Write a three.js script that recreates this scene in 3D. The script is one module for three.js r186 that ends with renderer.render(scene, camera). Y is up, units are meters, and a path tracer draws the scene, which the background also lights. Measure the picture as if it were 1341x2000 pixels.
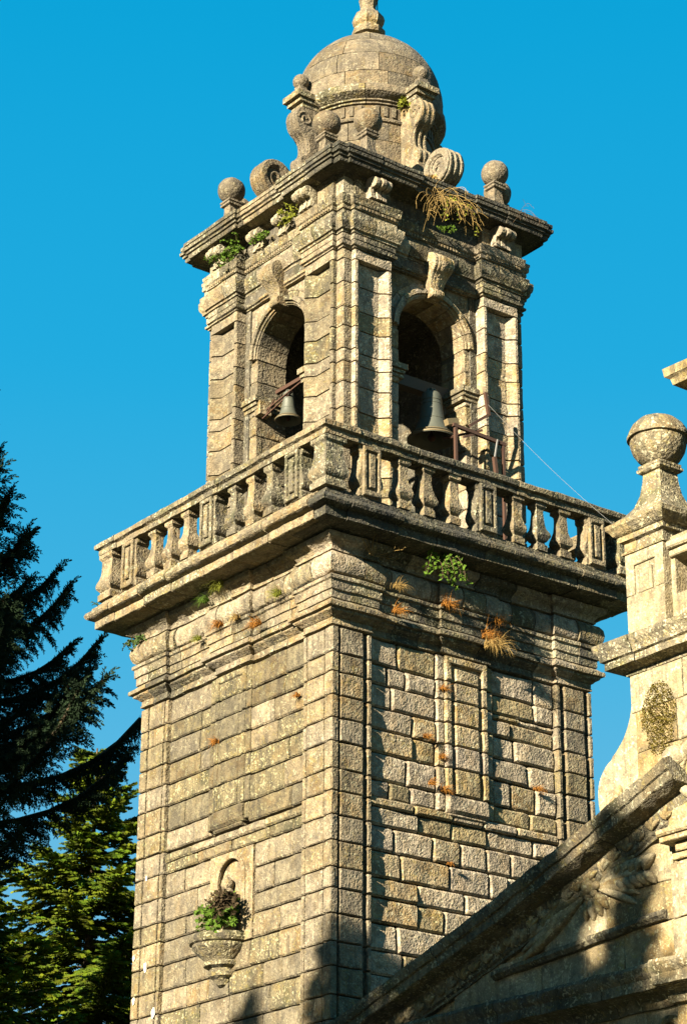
import * as THREE from 'three';
import { mergeGeometries, toCreasedNormals } from 'three/addons/utils/BufferGeometryUtils.js';

// ---------------------------------------------------------------- camera, sky, sun, exposure
const EXPOSURE = 5.6;
const renderer = new THREE.WebGLRenderer({ antialias: true });
renderer.toneMapping = THREE.LinearToneMapping;
renderer.toneMappingExposure = EXPOSURE;
renderer.shadowMap.enabled = true;
const scene = new THREE.Scene();
const camera = new THREE.PerspectiveCamera(23.63, 686 / 1024, 0.5, 4000);
camera.position.set(-20.488, 1.7, 26.524);
camera.up.set(-0.23799, 0.92201, 0.30538);
camera.lookAt(-20.488 + 55.692, 1.7 + 38.713, 26.524 - 73.482);

// a clear late-afternoon sky: colour by elevation only
{
  const W = 256, H = 256, data = new Float32Array(W * H * 4);
  const stops = [[-90, 0.05, 0.06, 0.045], [-2, 0.09, 0.1, 0.08], [0, 0.4, 0.55, 0.68], [8, 0.27, 0.56, 0.77], [15, 0.13, 0.50, 0.77], [20, 0.055, 0.455, 0.765],
    [26, 0.016, 0.41, 0.745], [34, 0.004, 0.37, 0.7], [55, 0.002, 0.21, 0.46], [90, 0.001, 0.11, 0.3]];
  for (let j = 0; j < H; j++) {
    const e = ((j + 0.5) / H) * 180 - 90;
    let k = 0; while (k < stops.length - 2 && e > stops[k + 1][0]) k++;
    const a = stops[k], b = stops[k + 1], t = Math.min(1, Math.max(0, (e - a[0]) / (b[0] - a[0])));
    for (let i = 0; i < W; i++) {
      const o = (j * W + i) * 4;
      for (let c = 0; c < 3; c++) data[o + c] = (a[c + 1] + (b[c + 1] - a[c + 1]) * t) / EXPOSURE;
      data[o + 3] = 1;
    }
  }
  const sky = new THREE.DataTexture(data, W, H, THREE.RGBAFormat, THREE.FloatType);
  sky.mapping = THREE.EquirectangularReflectionMapping;
  sky.magFilter = THREE.LinearFilter; sky.minFilter = THREE.LinearFilter; sky.needsUpdate = true;
  scene.background = sky; scene.environment = sky;
}
const SUN_AZ = 16 * Math.PI / 180, SUN_EL = 19 * Math.PI / 180;     // azimuth from the -x axis towards +z
const sunDir = new THREE.Vector3(-Math.cos(SUN_EL) * Math.cos(SUN_AZ), Math.sin(SUN_EL), Math.cos(SUN_EL) * Math.sin(SUN_AZ));
const sun = new THREE.DirectionalLight(new THREE.Color(1.0, 0.9, 0.71), 5);
sun.position.copy(sunDir).multiplyScalar(90).add(new THREE.Vector3(0, 12, 0));
sun.target.position.set(0, 12, 0);
sun.castShadow = true; sun.shadow.mapSize.set(4096, 4096);
Object.assign(sun.shadow.camera, { left: -30, right: 30, top: 30, bottom: -30, near: 1, far: 250 });
scene.add(sun, sun.target);

// ---------------------------------------------------------------- helpers
function rngOf(seed) { let a = seed >>> 0; return () => { a = (a + 0x6D2B79F5) | 0; let t = Math.imul(a ^ (a >>> 15), 1 | a); t = (t + Math.imul(t ^ (t >>> 7), 61 | t)) ^ t; return ((t ^ (t >>> 14)) >>> 0) / 4294967296; }; }
const rnd = rngOf(7411);
const rr = (a, b) => a + (b - a) * rnd();
const clamp = (x, a = 0, b = 1) => Math.min(b, Math.max(a, x));
const sstep = (a, b, x) => { const t = clamp((x - a) / (b - a)); return t * t * (3 - 2 * t); };
function hash3(x, y, z) { let h = Math.imul(x, 374761393) ^ Math.imul(y, 668265263) ^ Math.imul(z, 2147483647 - 1640531527 | 0); h = Math.imul(h ^ (h >>> 13), 1274126177); h ^= h >>> 16; return (h >>> 0) / 4294967296; }
function vnoise(x, y, z) {
  const xi = Math.floor(x), yi = Math.floor(y), zi = Math.floor(z); let u = x - xi, v = y - yi, w = z - zi;
  u = u * u * (3 - 2 * u); v = v * v * (3 - 2 * v); w = w * w * (3 - 2 * w);
  const L = (a, b, t) => a + (b - a) * t, h = (i, j, k) => hash3(xi + i, yi + j, zi + k);
  return L(L(L(h(0, 0, 0), h(1, 0, 0), u), L(h(0, 1, 0), h(1, 1, 0), u), v), L(L(h(0, 0, 1), h(1, 0, 1), u), L(h(0, 1, 1), h(1, 1, 1), u), v), w) * 2 - 1;
}
function roughen(g, amp, f1 = 4.5, f2 = 13) {           // weathering: moves every vertex by a smooth field of its position
  if (!amp) return g;
  const p = g.attributes.position;
  for (let i = 0; i < p.count; i++) {
    const x = p.getX(i), y = p.getY(i), z = p.getZ(i), d = [0, 0, 0];
    for (let c = 0; c < 3; c++) d[c] = amp * (0.75 * vnoise(x * f1 + c * 31.7, y * f1 + 5.1, z * f1) + 0.6 * vnoise(x * f2 + c * 17.3, y * f2, z * f2 + 9.4));
    p.setXYZ(i, x + d[0], y + d[1], z + d[2]);
  }
  return g;
}
const TILE = 2.4;
function boxUV(g) {                                      // uv in metres by the way each face points
  const p = g.attributes.position, uv = new Float32Array(p.count * 2), ox = rnd(), oy = rnd();
  const a = new THREE.Vector3(), b = new THREE.Vector3(), c = new THREE.Vector3();
  for (let i = 0; i < p.count; i += 3) {
    a.fromBufferAttribute(p, i); b.fromBufferAttribute(p, i + 1).sub(a); c.fromBufferAttribute(p, i + 2).sub(a); b.cross(c);
    const nx = Math.abs(b.x), ny = Math.abs(b.y), nz = Math.abs(b.z);
    for (let k = 0; k < 3; k++) {
      const x = p.getX(i + k), y = p.getY(i + k), z = p.getZ(i + k);
      let u, v; if (ny > nx * 1.3 && ny > nz * 1.3) { u = x; v = z; } else if (nx > nz) { u = z; v = y; } else { u = x; v = y; }
      uv[(i + k) * 2] = u / TILE + ox; uv[(i + k) * 2 + 1] = v / TILE + oy;
    }
  }
  g.setAttribute('uv', new THREE.BufferAttribute(uv, 2)); return g;
}
function bare(g) { for (const n of Object.keys(g.attributes)) if (n !== 'position') g.deleteAttribute(n); g = g.index ? g.toNonIndexed() : g; return g; }
function finish(g, crease = 0.6, amp = 0) {
  g = bare(g); if (amp) roughen(g, amp);
  return boxUV(toCreasedNormals(g, crease));
}
const joinG = (list) => mergeGeometries(list.map(bare), false);
function place(name, g, m, parent) { const o = new THREE.Mesh(g, m); o.name = name; o.castShadow = o.receiveShadow = true; parent.add(o); return o; }
const taken = {};
function numbered(n) { const k = taken[n] = (taken[n] ?? -1) + 1; return k ? n + '_' + String(k).padStart(3, '0') : n; }
function tag(o, label, category, group, kind) { o.userData.label = label; if (category) o.userData.category = category; if (group) o.userData.group = group; if (kind) o.userData.kind = kind; return o; }
function thing(name, label, category, pos = [0, 0, 0], group) { const o = new THREE.Group(); o.name = numbered(name); o.position.set(...pos); scene.add(o); return tag(o, label, category, group); }
function part(name, parent) { const o = new THREE.Group(); o.name = name; parent.add(o); return o; }
const pick = (list) => list[Math.min(list.length - 1, Math.floor(rnd() * list.length))];
const mat4 = (...r) => new THREE.Matrix4().set(...r);
// face frames: (s, y, out) -> world. R is the face that looks to +z, L the one that looks to -x
const FACE = { R: new THREE.Matrix4(), L: mat4(0, 0, -1, 0, 0, 1, 0, 0, 1, 0, 0, 0, 0, 0, 0, 1), B: mat4(-1, 0, 0, 0, 0, 1, 0, 0, 0, 0, -1, 0, 0, 0, 0, 1), E: mat4(0, 0, 1, 0, 0, 1, 0, 0, -1, 0, 0, 0, 0, 0, 0, 1) };

// one dressed block in face coordinates: rounded arrises, uneven face
function block(x0, x1, y0, y1, front, depth, o = {}) {
  const r = o.r ?? 0.016, amp = o.amp ?? 0.008, cell = o.cell ?? 0.13;
  const line = (a, b) => { const n = Math.max(1, Math.round((b - a - 2 * r) / cell)), l = [a]; for (let i = 0; i <= n; i++) l.push(a + r + (b - a - 2 * r) * i / n); l.push(b); return l; };
  const xs = line(x0, x1), ys = line(y0, y1), nx = xs.length, ny = ys.length, pos = [], idx = [], k = (i, j) => j * nx + i;
  const ph = rnd() * 50, dz = o.jit ? rr(-o.jit, o.jit) : 0, tx = o.jit ? rr(-1, 1) * o.jit * 0.6 : 0, ty = o.jit ? rr(-1, 1) * o.jit * 0.6 : 0;
  for (let j = 0; j < ny; j++) for (let i = 0; i < nx; i++) {
    const ex = i === 0 || i === nx - 1, ey = j === 0 || j === ny - 1;
    let z = front + dz + tx * ((xs[i] - x0) / (x1 - x0) - 0.5) * 2 + ty * ((ys[j] - y0) / (y1 - y0) - 0.5) * 2;
    z += amp * vnoise(xs[i] * 6 + ph, ys[j] * 6, ph) - (ex && ey ? r * 1.6 : ex || ey ? r : 0);
    pos.push(xs[i] + (ex ? 0.007 * vnoise(xs[i] * 9, ys[j] * 9, ph) : 0), ys[j] + (ey ? 0.007 * vnoise(xs[i] * 8, ys[j] * 9 + 3, ph + 7) : 0), z);
  }
  for (let j = 0; j < ny - 1; j++) for (let i = 0; i < nx - 1; i++) idx.push(k(i, j), k(i + 1, j), k(i + 1, j + 1), k(i, j), k(i + 1, j + 1), k(i, j + 1));
  const ring = []; for (let i = 0; i < nx; i++) ring.push(k(i, 0)); for (let j = 1; j < ny; j++) ring.push(k(nx - 1, j)); for (let i = nx - 2; i >= 0; i--) ring.push(k(i, ny - 1)); for (let j = ny - 2; j > 0; j--) ring.push(k(0, j));
  const b0 = pos.length / 3; for (const v of ring) pos.push(pos[v * 3], pos[v * 3 + 1], front - depth);
  for (let i = 0; i < ring.length; i++) { const n = (i + 1) % ring.length; idx.push(ring[i], b0 + i, b0 + n, ring[i], b0 + n, ring[n]); }
  const g = new THREE.BufferGeometry(); g.setAttribute('position', new THREE.Float32BufferAttribute(pos, 3)); g.setIndex(idx); return g;
}
const boxG = (x0, x1, y0, y1, z0, z1) => { const g = new THREE.BoxGeometry(x1 - x0, y1 - y0, z1 - z0); g.translate((x0 + x1) / 2, (y0 + y1) / 2, (z0 + z1) / 2); return g; };
// prism: plan outline [[x, z] ...] seen from above, between two heights
function prismY(outline, y0, y1, steps = 1) {
  const sh = new THREE.Shape(outline.map(([x, z]) => new THREE.Vector2(x, -z)));
  const g = new THREE.ExtrudeGeometry(sh, { depth: y1 - y0, bevelEnabled: false, steps }); g.rotateX(-Math.PI / 2); g.translate(0, y0, 0); return g;
}
// square-section turned piece, half widths by height
function squareLathe(profile, cx = 0, cz = 0, seg = 4) {
  const g = new THREE.LatheGeometry(profile.map(([r, y]) => new THREE.Vector2(Math.max(0.0005, r * (seg === 4 ? Math.SQRT2 : 1)), y)), seg);
  if (seg === 4) g.rotateY(Math.PI / 4); g.translate(cx, 0, cz); return g;
}
// ring of moulded stones: a closed plan polygon, a section [[offset, height] ...] going up the outside; back = how far it reaches in
function mouldedRing(name, parent, poly, section, o = {}) {
  const n = poly.length, len = [], nor = [], acc = [0];
  for (let i = 0; i < n; i++) { const a = poly[i], b = poly[(i + 1) % n], dx = b[0] - a[0], dz = b[1] - a[1], l = Math.hypot(dx, dz); len.push(l); nor.push([-dz / l, dx / l]); acc.push(acc[i] + l); }
  const total = acc[n];
  const at = (s) => {
    s = ((s % total) + total) % total; let i = 0; while (i < n - 1 && acc[i + 1] <= s + 1e-7) i++;
    const t = s - acc[i], a = poly[i], b = poly[(i + 1) % n], p = [a[0] + (b[0] - a[0]) * t / len[i], a[1] + (b[1] - a[1]) * t / len[i]];
    if (t < 1e-6) { const m = nor[(i + n - 1) % n], q = nor[i], d = 1 + m[0] * q[0] + m[1] * q[1]; return { p, m: [(m[0] + q[0]) / d, (m[1] + q[1]) / d] }; }
    return { p, m: nor[i] };
  };
  const joints = [];
  for (let i = 0; i < n; i++) if (len[i] > 0.5) {
    const back = nor[i][0] > 0.5 || nor[i][1] < -0.5, step = (o.len ?? 0.75) * (back ? 2.2 : 1), m = Math.max(1, Math.round(len[i] / step));
    for (let k = 0; k < m; k++) joints.push(acc[i] + len[i] * clamp((k + 0.5 + rr(-0.22, 0.22)) / m, 0.14 / len[i], 1 - 0.14 / len[i]));
  }
  joints.sort((a, b) => a - b);
  const yl = section[0][1], yh = section[section.length - 1][1], ring = o.closed ? section : [...section, [-(o.back ?? 0.18), yh], [-(o.back ?? 0.18), yl]], q = ring.length;
  const cap = THREE.ShapeUtils.triangulateShape(ring.map(([a, b]) => new THREE.Vector2(a, b)), []);
  const out = [];
  joints.forEach((a, k) => {
    let b = joints[(k + 1) % joints.length]; if (b <= a) b += total;
    const gap = o.gap ?? 0.005, s0 = a + gap, s1 = b - gap, ss = [s0];
    const verts = []; for (let w = 0; w < 2; w++) for (let i = 0; i < n; i++) { const v = acc[i] + w * total; if (v > s0 + 1e-4 && v < s1 - 1e-4) verts.push(v); }
    verts.sort((x, y) => x - y);
    for (const v of [...verts, s1]) { const from = ss[ss.length - 1], m = Math.max(1, Math.round((v - from) / (o.cell ?? 0.15))); for (let i = 1; i <= m; i++) ss.push(from + (v - from) * i / m); }
    const pos = [], idx = [], dj = rr(-1, 1) * (o.jit ?? 0.006), dy = rr(-1, 1) * (o.jit ?? 0.006) * 0.7;
    for (const s of ss) { const { p, m } = at(s); for (const [f, y] of ring) { const e = f > -0.1 ? dj : 0; pos.push(p[0] + m[0] * (f + e), y + dy, p[1] + m[1] * (f + e)); } }
    for (let i = 0; i < ss.length - 1; i++) for (let j = 0; j < q; j++) { const j2 = (j + 1) % q, A = i * q + j, B = (i + 1) * q + j, C = (i + 1) * q + j2, D = i * q + j2; idx.push(A, B, C, A, C, D); }
    const e0 = (ss.length - 1) * q;
    for (const [x, y, z] of cap) { idx.push(x, y, z); idx.push(e0 + x, e0 + z, e0 + y); }
    const g = new THREE.BufferGeometry(); g.setAttribute('position', new THREE.Float32BufferAttribute(pos, 3)); g.setIndex(idx);
    const mid = at((s0 + s1) / 2).m, shady = o.matsR && mid[1] > 0.5;  // stones facing +z get a darker set: crust plus painted-in shade
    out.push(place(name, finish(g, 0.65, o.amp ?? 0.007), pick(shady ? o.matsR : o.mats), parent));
  });
  return out;
}
const rot4 = (side) => { const out = []; let s = side; for (let k = 0; k < 4; k++) { out.push(...s); s = s.map(([x, z]) => [z, -x]); } return out; };
const squarePlan = (w) => rot4([[-w, w]]);
// ---------------------------------------------------------------- stone
const lin2s = (v) => Math.round(255 * clamp(v <= 0.0031308 ? 12.92 * v : 1.055 * Math.pow(v, 1 / 2.4) - 0.055));
function tn(u, v, fx, fy, seed) {                        // tiling value noise, u v in 0..1
  const x = u * fx, y = v * fy, xi = Math.floor(x), yi = Math.floor(y); let a = x - xi, b = y - yi; a = a * a * (3 - 2 * a); b = b * b * (3 - 2 * b);
  const h = (i, j) => hash3((xi + i) % fx, (yi + j) % fy, seed), p = h(0, 0), q = h(1, 0), r = h(0, 1), s = h(1, 1);
  return p + (q - p) * a + (r - p + (p - q - r + s) * a) * b;
}
const N = 1024;
function canvasTex(fn, srgb) {
  const data = new Uint8Array(N * N * 4);
  for (let j = 0; j < N; j++) for (let i = 0; i < N; i++) { const c = fn(i / N, j / N), o = (j * N + i) * 4; for (let k = 0; k < 3; k++) data[o + k] = srgb ? lin2s(c[k]) : Math.round(255 * clamp(c[k])); data[o + 3] = 255; }
  const t = new THREE.DataTexture(data, N, N, THREE.RGBAFormat, THREE.UnsignedByteType);
  t.wrapS = t.wrapT = THREE.RepeatWrapping; t.magFilter = THREE.LinearFilter; t.minFilter = THREE.LinearMipmapLinearFilter; t.generateMipmaps = true;
  if (srgb) t.colorSpace = THREE.SRGBColorSpace; t.needsUpdate = true; return t;
}
const mixc = (a, b, t) => [a[0] + (b[0] - a[0]) * t, a[1] + (b[1] - a[1]) * t, a[2] + (b[2] - a[2]) * t];
function stoneMap(base, ochre, moss, dark, seed) {       // relative colour: granite grain, ochre crust, pale lichen, dark runs
  return canvasTex((u, v) => {
    const blot = 0.6 * tn(u, v, 5, 5, seed) + 0.4 * tn(u, v, 13, 13, seed + 1), mid = 0.55 * tn(u, v, 29, 29, seed + 2) + 0.45 * tn(u, v, 67, 67, seed + 3);
    const g1 = tn(u, v, 211, 211, seed + 4), g2 = tn(u, v, 397, 397, seed + 5), run = 0.6 * tn(u, v, 47, 4, seed + 6) + 0.4 * tn(u, v, 131, 7, seed + 7);
    let c = base.map((x) => x * (0.6 + 0.75 * blot) * (0.45 + 1.1 * mid));
    c = mixc(c, [0.62 * c[0] + 0.10, 0.5 * c[1] + 0.07, 0.3 * c[2] + 0.02], ochre * sstep(0.5, 0.75, 0.5 * blot + 0.5 * tn(u, v, 19, 17, seed + 8)));
    c = mixc(c, [0.13, 0.125, 0.045], moss * sstep(0.52, 0.72, 0.45 * mid + 0.55 * tn(u, v, 9, 11, seed + 9)));
    c = mixc(c, c.map((x) => x * 0.42), dark * sstep(0.55, 0.8, run));
    const spot = tn(u, v, 127, 127, seed + 10) * 0.55 + tn(u, v, 53, 53, seed + 11) * 0.45;
    c = mixc(c, [0.9, 0.85, 0.64], 0.85 * sstep(0.66, 0.76, spot));
    c = mixc(c, [0.9, 0.82, 0.55], 0.8 * sstep(0.80, 0.88, tn(u, v, 139, 139, seed + 14)) * sstep(0.35, 0.7, tn(u, v, 7, 7, seed + 15)));
    c = mixc(c, c.map((x) => x * 0.4), 0.8 * dark * sstep(0.52, 0.74, 0.6 * tn(u, v, 6, 3, seed + 16) + 0.4 * tn(u, v, 31, 9, seed + 17)));
    c = mixc(c, [0.6, 0.48, 0.12], 0.6 * ochre * sstep(0.69, 0.78, tn(u, v, 101, 101, seed + 12) * 0.6 + tn(u, v, 23, 23, seed + 13) * 0.4));
    const gr = 0.62 + 0.76 * (0.5 * g1 + 0.5 * g2) - 0.34 * sstep(0.76, 0.9, g2) + 0.2 * sstep(0.78, 0.92, g1);
    return c.map((x) => x * gr);
  }, true);
}
const mapBuff = stoneMap([0.62, 0.5, 0.34], 0.75, 0.35, 0.5, 11);
const mapGrey = stoneMap([0.57, 0.5, 0.375], 0.35, 0.25, 0.45, 47);
const mapMoss = stoneMap([0.36, 0.31, 0.21], 0.6, 0.8, 0.8, 83);
const bumpTex = canvasTex((u, v) => {
  const h = 0.3 * tn(u, v, 37, 37, 201) + 0.3 * tn(u, v, 89, 89, 202) + 0.26 * tn(u, v, 173, 173, 203) + 0.14 * tn(u, v, 331, 331, 204) - 0.16 * sstep(0.72, 0.86, tn(u, v, 121, 121, 205));
  return [h, h, h];
}, false);
const K = 0.5;
function stone(map, r, g, b, bump = 0.026, k = K) { const m = new THREE.MeshStandardMaterial({ map, bumpMap: bumpTex, bumpScale: bump, roughness: 0.95, metalness: 0 }); m.color.setRGB(r * k, g * k, b * k); return m; }
const S = {
  buff: [stone(mapBuff, 0.43, 0.405, 0.33), stone(mapBuff, 0.37, 0.345, 0.27), stone(mapGrey, 0.40, 0.365, 0.31), stone(mapBuff, 0.47, 0.44, 0.36), stone(mapGrey, 0.46, 0.42, 0.36)],
  olive: [stone(mapBuff, 0.36, 0.345, 0.25), stone(mapMoss, 0.6, 0.56, 0.44), stone(mapBuff, 0.40, 0.37, 0.28)],
  pale: [stone(mapGrey, 0.72, 0.70, 0.62), stone(mapGrey, 0.62, 0.59, 0.5), stone(mapBuff, 0.66, 0.65, 0.58)],
  moss: [stone(mapMoss, 0.58, 0.56, 0.5), stone(mapMoss, 0.48, 0.46, 0.4), stone(mapMoss, 0.68, 0.64, 0.54)],
  drum: [stone(mapGrey, 0.32, 0.285, 0.235), stone(mapGrey, 0.27, 0.24, 0.19), stone(mapBuff, 0.31, 0.28, 0.22)],
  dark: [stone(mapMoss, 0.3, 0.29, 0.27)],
};
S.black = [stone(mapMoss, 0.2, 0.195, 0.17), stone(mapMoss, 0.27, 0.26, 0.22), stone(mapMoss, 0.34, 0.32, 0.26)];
S.lichen = stone(mapGrey, 1, 1, 1, 0.01, 1.2);
S.mix = [...S.buff, S.buff[2], S.buff[0], S.olive[0], S.olive[2]];
S.wallR = [stone(mapGrey, 0.7, 0.64, 0.58), stone(mapGrey, 0.62, 0.56, 0.5), stone(mapGrey, 0.76, 0.69, 0.62), stone(mapBuff, 0.58, 0.54, 0.43), stone(mapBuff, 0.64, 0.6, 0.5), stone(mapGrey, 0.66, 0.6, 0.56), stone(mapBuff, 0.5, 0.47, 0.34)];  // granite of the +z face, made paler to offset its grazing sun
S.left = [stone(mapBuff, 0.31, 0.29, 0.22), stone(mapGrey, 0.30, 0.275, 0.22), stone(mapGrey, 0.36, 0.325, 0.265), stone(mapBuff, 0.37, 0.345, 0.27), stone(mapMoss, 0.5, 0.465, 0.34), stone(mapGrey, 0.44, 0.4, 0.33)];  // crusted tones of the -x face, lowered to balance its direct sun
S.crust = [stone(mapBuff, 0.22, 0.205, 0.14), stone(mapMoss, 0.4, 0.37, 0.26), stone(mapBuff, 0.27, 0.25, 0.17), stone(mapGrey, 0.24, 0.22, 0.16), stone(mapMoss, 0.48, 0.44, 0.31)];
S.dampShade = [stone(mapMoss, 0.36, 0.35, 0.3), stone(mapMoss, 0.28, 0.275, 0.24), stone(mapMoss, 0.44, 0.41, 0.34), stone(mapMoss, 0.54, 0.5, 0.4)];  // dark crust of +z mouldings; also paints tree shade on the pediment
S.mould = [S.pale[1], S.buff[3], S.buff[0], S.buff[4], S.moss[2]];
S.churchM = [stone(mapGrey, 0.68, 0.63, 0.5, 0.014), stone(mapBuff, 0.62, 0.575, 0.43, 0.014), stone(mapGrey, 0.6, 0.55, 0.43, 0.014), stone(mapBuff, 0.46, 0.42, 0.28, 0.016)];
function metal(r, g, b, rough = 0.7, met = 0.6) { const m = new THREE.MeshStandardMaterial({ bumpMap: bumpTex, bumpScale: 0.003, roughness: rough, metalness: met }); m.color.setRGB(r, g, b); return m; }
const M = { bronze: metal(0.06, 0.062, 0.045, 0.6, 0.3), bronzeLip: metal(0.13, 0.095, 0.045, 0.6, 0.3), rust: metal(0.034, 0.013, 0.005, 1, 0), wire: metal(0.13, 0.125, 0.115, 0.8, 0), wood: metal(0.05, 0.04, 0.028, 0.95, 0) };
// ---------------------------------------------------------------- ground
{
  const g = new THREE.PlaneGeometry(1600, 1600, 1, 1); g.rotateX(-Math.PI / 2);
  const m = new THREE.MeshStandardMaterial({ map: mapMoss.clone(), roughness: 1 }); m.map.repeat.set(600, 600); m.color.setRGB(0.13, 0.19, 0.08);  // grass tone lowered: tree shade is put into its colour
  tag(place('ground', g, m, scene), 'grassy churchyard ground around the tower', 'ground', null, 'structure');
}
// ---------------------------------------------------------------- the bell tower
const tower = thing('bell_tower', 'tall granite bell tower with balustrade, arched belfry and dome', 'tower');
const lay = (name, g, face, m, parent, crease = 0.6) => { g = bare(g); g.applyMatrix4(FACE[face]); return place(name, finish(g, crease), m, parent); };

// ---- shaft
const shaft = part('shaft', tower);
place('core', finish(boxG(-2.02, 2.02, 0, 14.0, -2.02, 2.02)), S.dark[0], shaft);
place('shaft_base', finish(boxG(-2.26, 2.26, 0, 6.4, -2.26, 2.26)), S.buff[1], shaft);
const COURSE = [6.4, 6.68, 6.98, 7.29, 7.629, 7.945, 8.303, 8.613, 8.97, 9.298, 9.569, 9.915, 10.25, 10.568, 10.868, 11.233, 11.551, 11.859, 12.183, 12.452, 12.815];
const GAP = 0.011;
for (let c = 0; c < COURSE.length - 1; c++) {
  const y0 = COURSE[c] + GAP, y1 = COURSE[c + 1] - GAP;
  // corner quoins: a pier with a corner bead, sunk channels and raised fields on both faces
  for (const [sx, sz] of [[-1, 1], [-1, -1], [1, 1]]) {
    const list = [boxG(sx > 0 ? 1.64 : -2.225, sx > 0 ? 2.288 : -1.64, y0, y1, sz > 0 ? 1.64 : -2.225, sz > 0 ? 2.225 : -1.64)];
    const strip = (face, a, b, f, o) => { const lo = Math.min(a, b), hi = Math.max(a, b), g = block(lo, hi, y0, y1, f, 0.1, { r: 0.012, cell: 0.16, ...o }); g.applyMatrix4(FACE[face]); list.push(g); };
    const jj = rr(-0.008, 0.008);
    if (sz > 0) { strip('R', sx * 1.64, sx * 1.705, 2.295 + jj); strip('R', sx * 1.785, sx * 2.155, 2.3 + jj, { amp: 0.012 }); strip('R', sx * 2.235, sx * 2.302, 2.302 + jj); }
    if (sx < 0) { strip('L', sz * 1.64, sz * 1.705, 2.285 + jj * 0.5); strip('L', sz * 1.735, sz * 2.105, 2.292 + jj * 0.5); strip('L', sz * 2.135, sz * 2.302, 2.302 + jj * 0.5); }
    place('quoin_stone', finish(joinG(list), 0.5), pick(S.mix), shaft);
  }
}
// wall stones between the quoins
function coursed(face, s0, s1, ya, yb, front, mats, o = {}) {
  for (let c = 0; c < COURSE.length - 1; c++) {
    const a = Math.max(COURSE[c], ya), b = Math.min(COURSE[c + 1], yb); if (b - a < 0.08) continue;
    const rows = o.split && b - a > 0.3 && rnd() < 0.12 ? [[a, a + (b - a) * 0.72], [a + (b - a) * 0.72, b]] : [[a, b]];
    for (const [r0, r1] of rows) {
      let s = s0; while (s < s1 - 0.02) {
        let w = face === 'R' ? rr(0.3, 0.86) : rr(0.42, 1.1); if (s + w > s1 - 0.24) w = s1 - s;
        const sk = o.skip && r1 > o.skip[2] && r0 < o.skip[3] && s + w > o.skip[0] && s < o.skip[1];
        let e = s + w;
        if (sk) { if (s < o.skip[0] - 0.1) e = o.skip[0]; else { s = o.skip[1]; continue; } }
        lay('wall_stone', block(s + GAP, e - GAP, r0 + GAP, r1 - GAP, front, 0.2, { amp: face === 'R' ? 0.018 : 0.01, jit: o.jit ?? 0.016, r: face === 'R' ? 0.026 : 0.02, cell: 0.1 }), face, pick(mats), shaft);
        s = e;
      }
    }
  }
}
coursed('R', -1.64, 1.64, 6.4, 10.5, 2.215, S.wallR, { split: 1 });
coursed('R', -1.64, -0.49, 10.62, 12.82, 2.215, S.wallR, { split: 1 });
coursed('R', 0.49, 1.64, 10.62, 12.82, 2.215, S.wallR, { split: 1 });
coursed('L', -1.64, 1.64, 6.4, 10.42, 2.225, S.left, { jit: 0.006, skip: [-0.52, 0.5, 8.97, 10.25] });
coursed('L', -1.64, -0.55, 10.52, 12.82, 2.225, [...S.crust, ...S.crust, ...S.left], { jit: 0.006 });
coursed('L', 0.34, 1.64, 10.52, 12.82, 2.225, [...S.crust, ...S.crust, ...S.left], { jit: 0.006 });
// string course below the panels
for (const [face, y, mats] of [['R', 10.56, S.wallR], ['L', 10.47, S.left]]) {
  let s = -1.64; while (s < 1.6) {
    let e = s + rr(0.5, 0.8); if (e > 1.4) e = 1.64;
    lay('string_stone', joinG([block(s + GAP, e - GAP, y - 0.06, y + 0.055, 2.262, 0.24, { r: 0.024, amp: 0.012 })]), face, pick(mats), shaft); s = e;
  }
}
// raised centre panels
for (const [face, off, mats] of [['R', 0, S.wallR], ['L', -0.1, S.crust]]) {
  for (let c = 13; c < COURSE.length - 1; c++) {
    const y0 = Math.max(COURSE[c], 10.62) + GAP, y1 = COURSE[c + 1] - GAP;
    for (const [a, b] of [[-0.49, -0.37], [0.37, 0.49]]) lay('panel_stone', block(a + off + 0.004, b + off - 0.004, y0, y1, 2.25, 0.22, { r: 0.012 }), face, pick(mats), shaft);
    if (c === 13) { lay('panel_sill', joinG([block(-0.365 + off, 0.365 + off, y0 - 0.02, y1, 2.315, 0.28, { r: 0.04, amp: 0.014 }), block(-0.33 + off, 0.33 + off, y0 - 0.07, y0 - 0.02, 2.28, 0.2, { r: 0.02 })]), face, pick(mats), shaft); continue; }
    const top = c === COURSE.length - 2, list = [block(-0.37 + off, 0.37 + off, y0, y1, 2.245, 0.2, { r: 0.008, amp: 0.004 })], f = (face === 'R' ? 2.295 : 2.268) + rr(-0.006, 0.006);
    const yt = top ? y1 - 0.1 : y1;
    list.push(block(-0.365 + off, -0.27 + off, y0, y1, f, 0.06, { r: 0.014 }), block(0.28 + off, 0.365 + off, y0, y1, f, 0.06, { r: 0.014 }), block(-0.2 + off, 0.21 + off, y0, top ? y1 - 0.16 : y1, f, 0.06, { r: 0.016, amp: 0.012 }));
    if (top) list.push(block(-0.365 + off, 0.365 + off, yt, y1, f + 0.003, 0.06, { r: 0.014 }));
    lay('panel_stone', joinG(list), face, pick(mats), shaft);
  }
}
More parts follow.
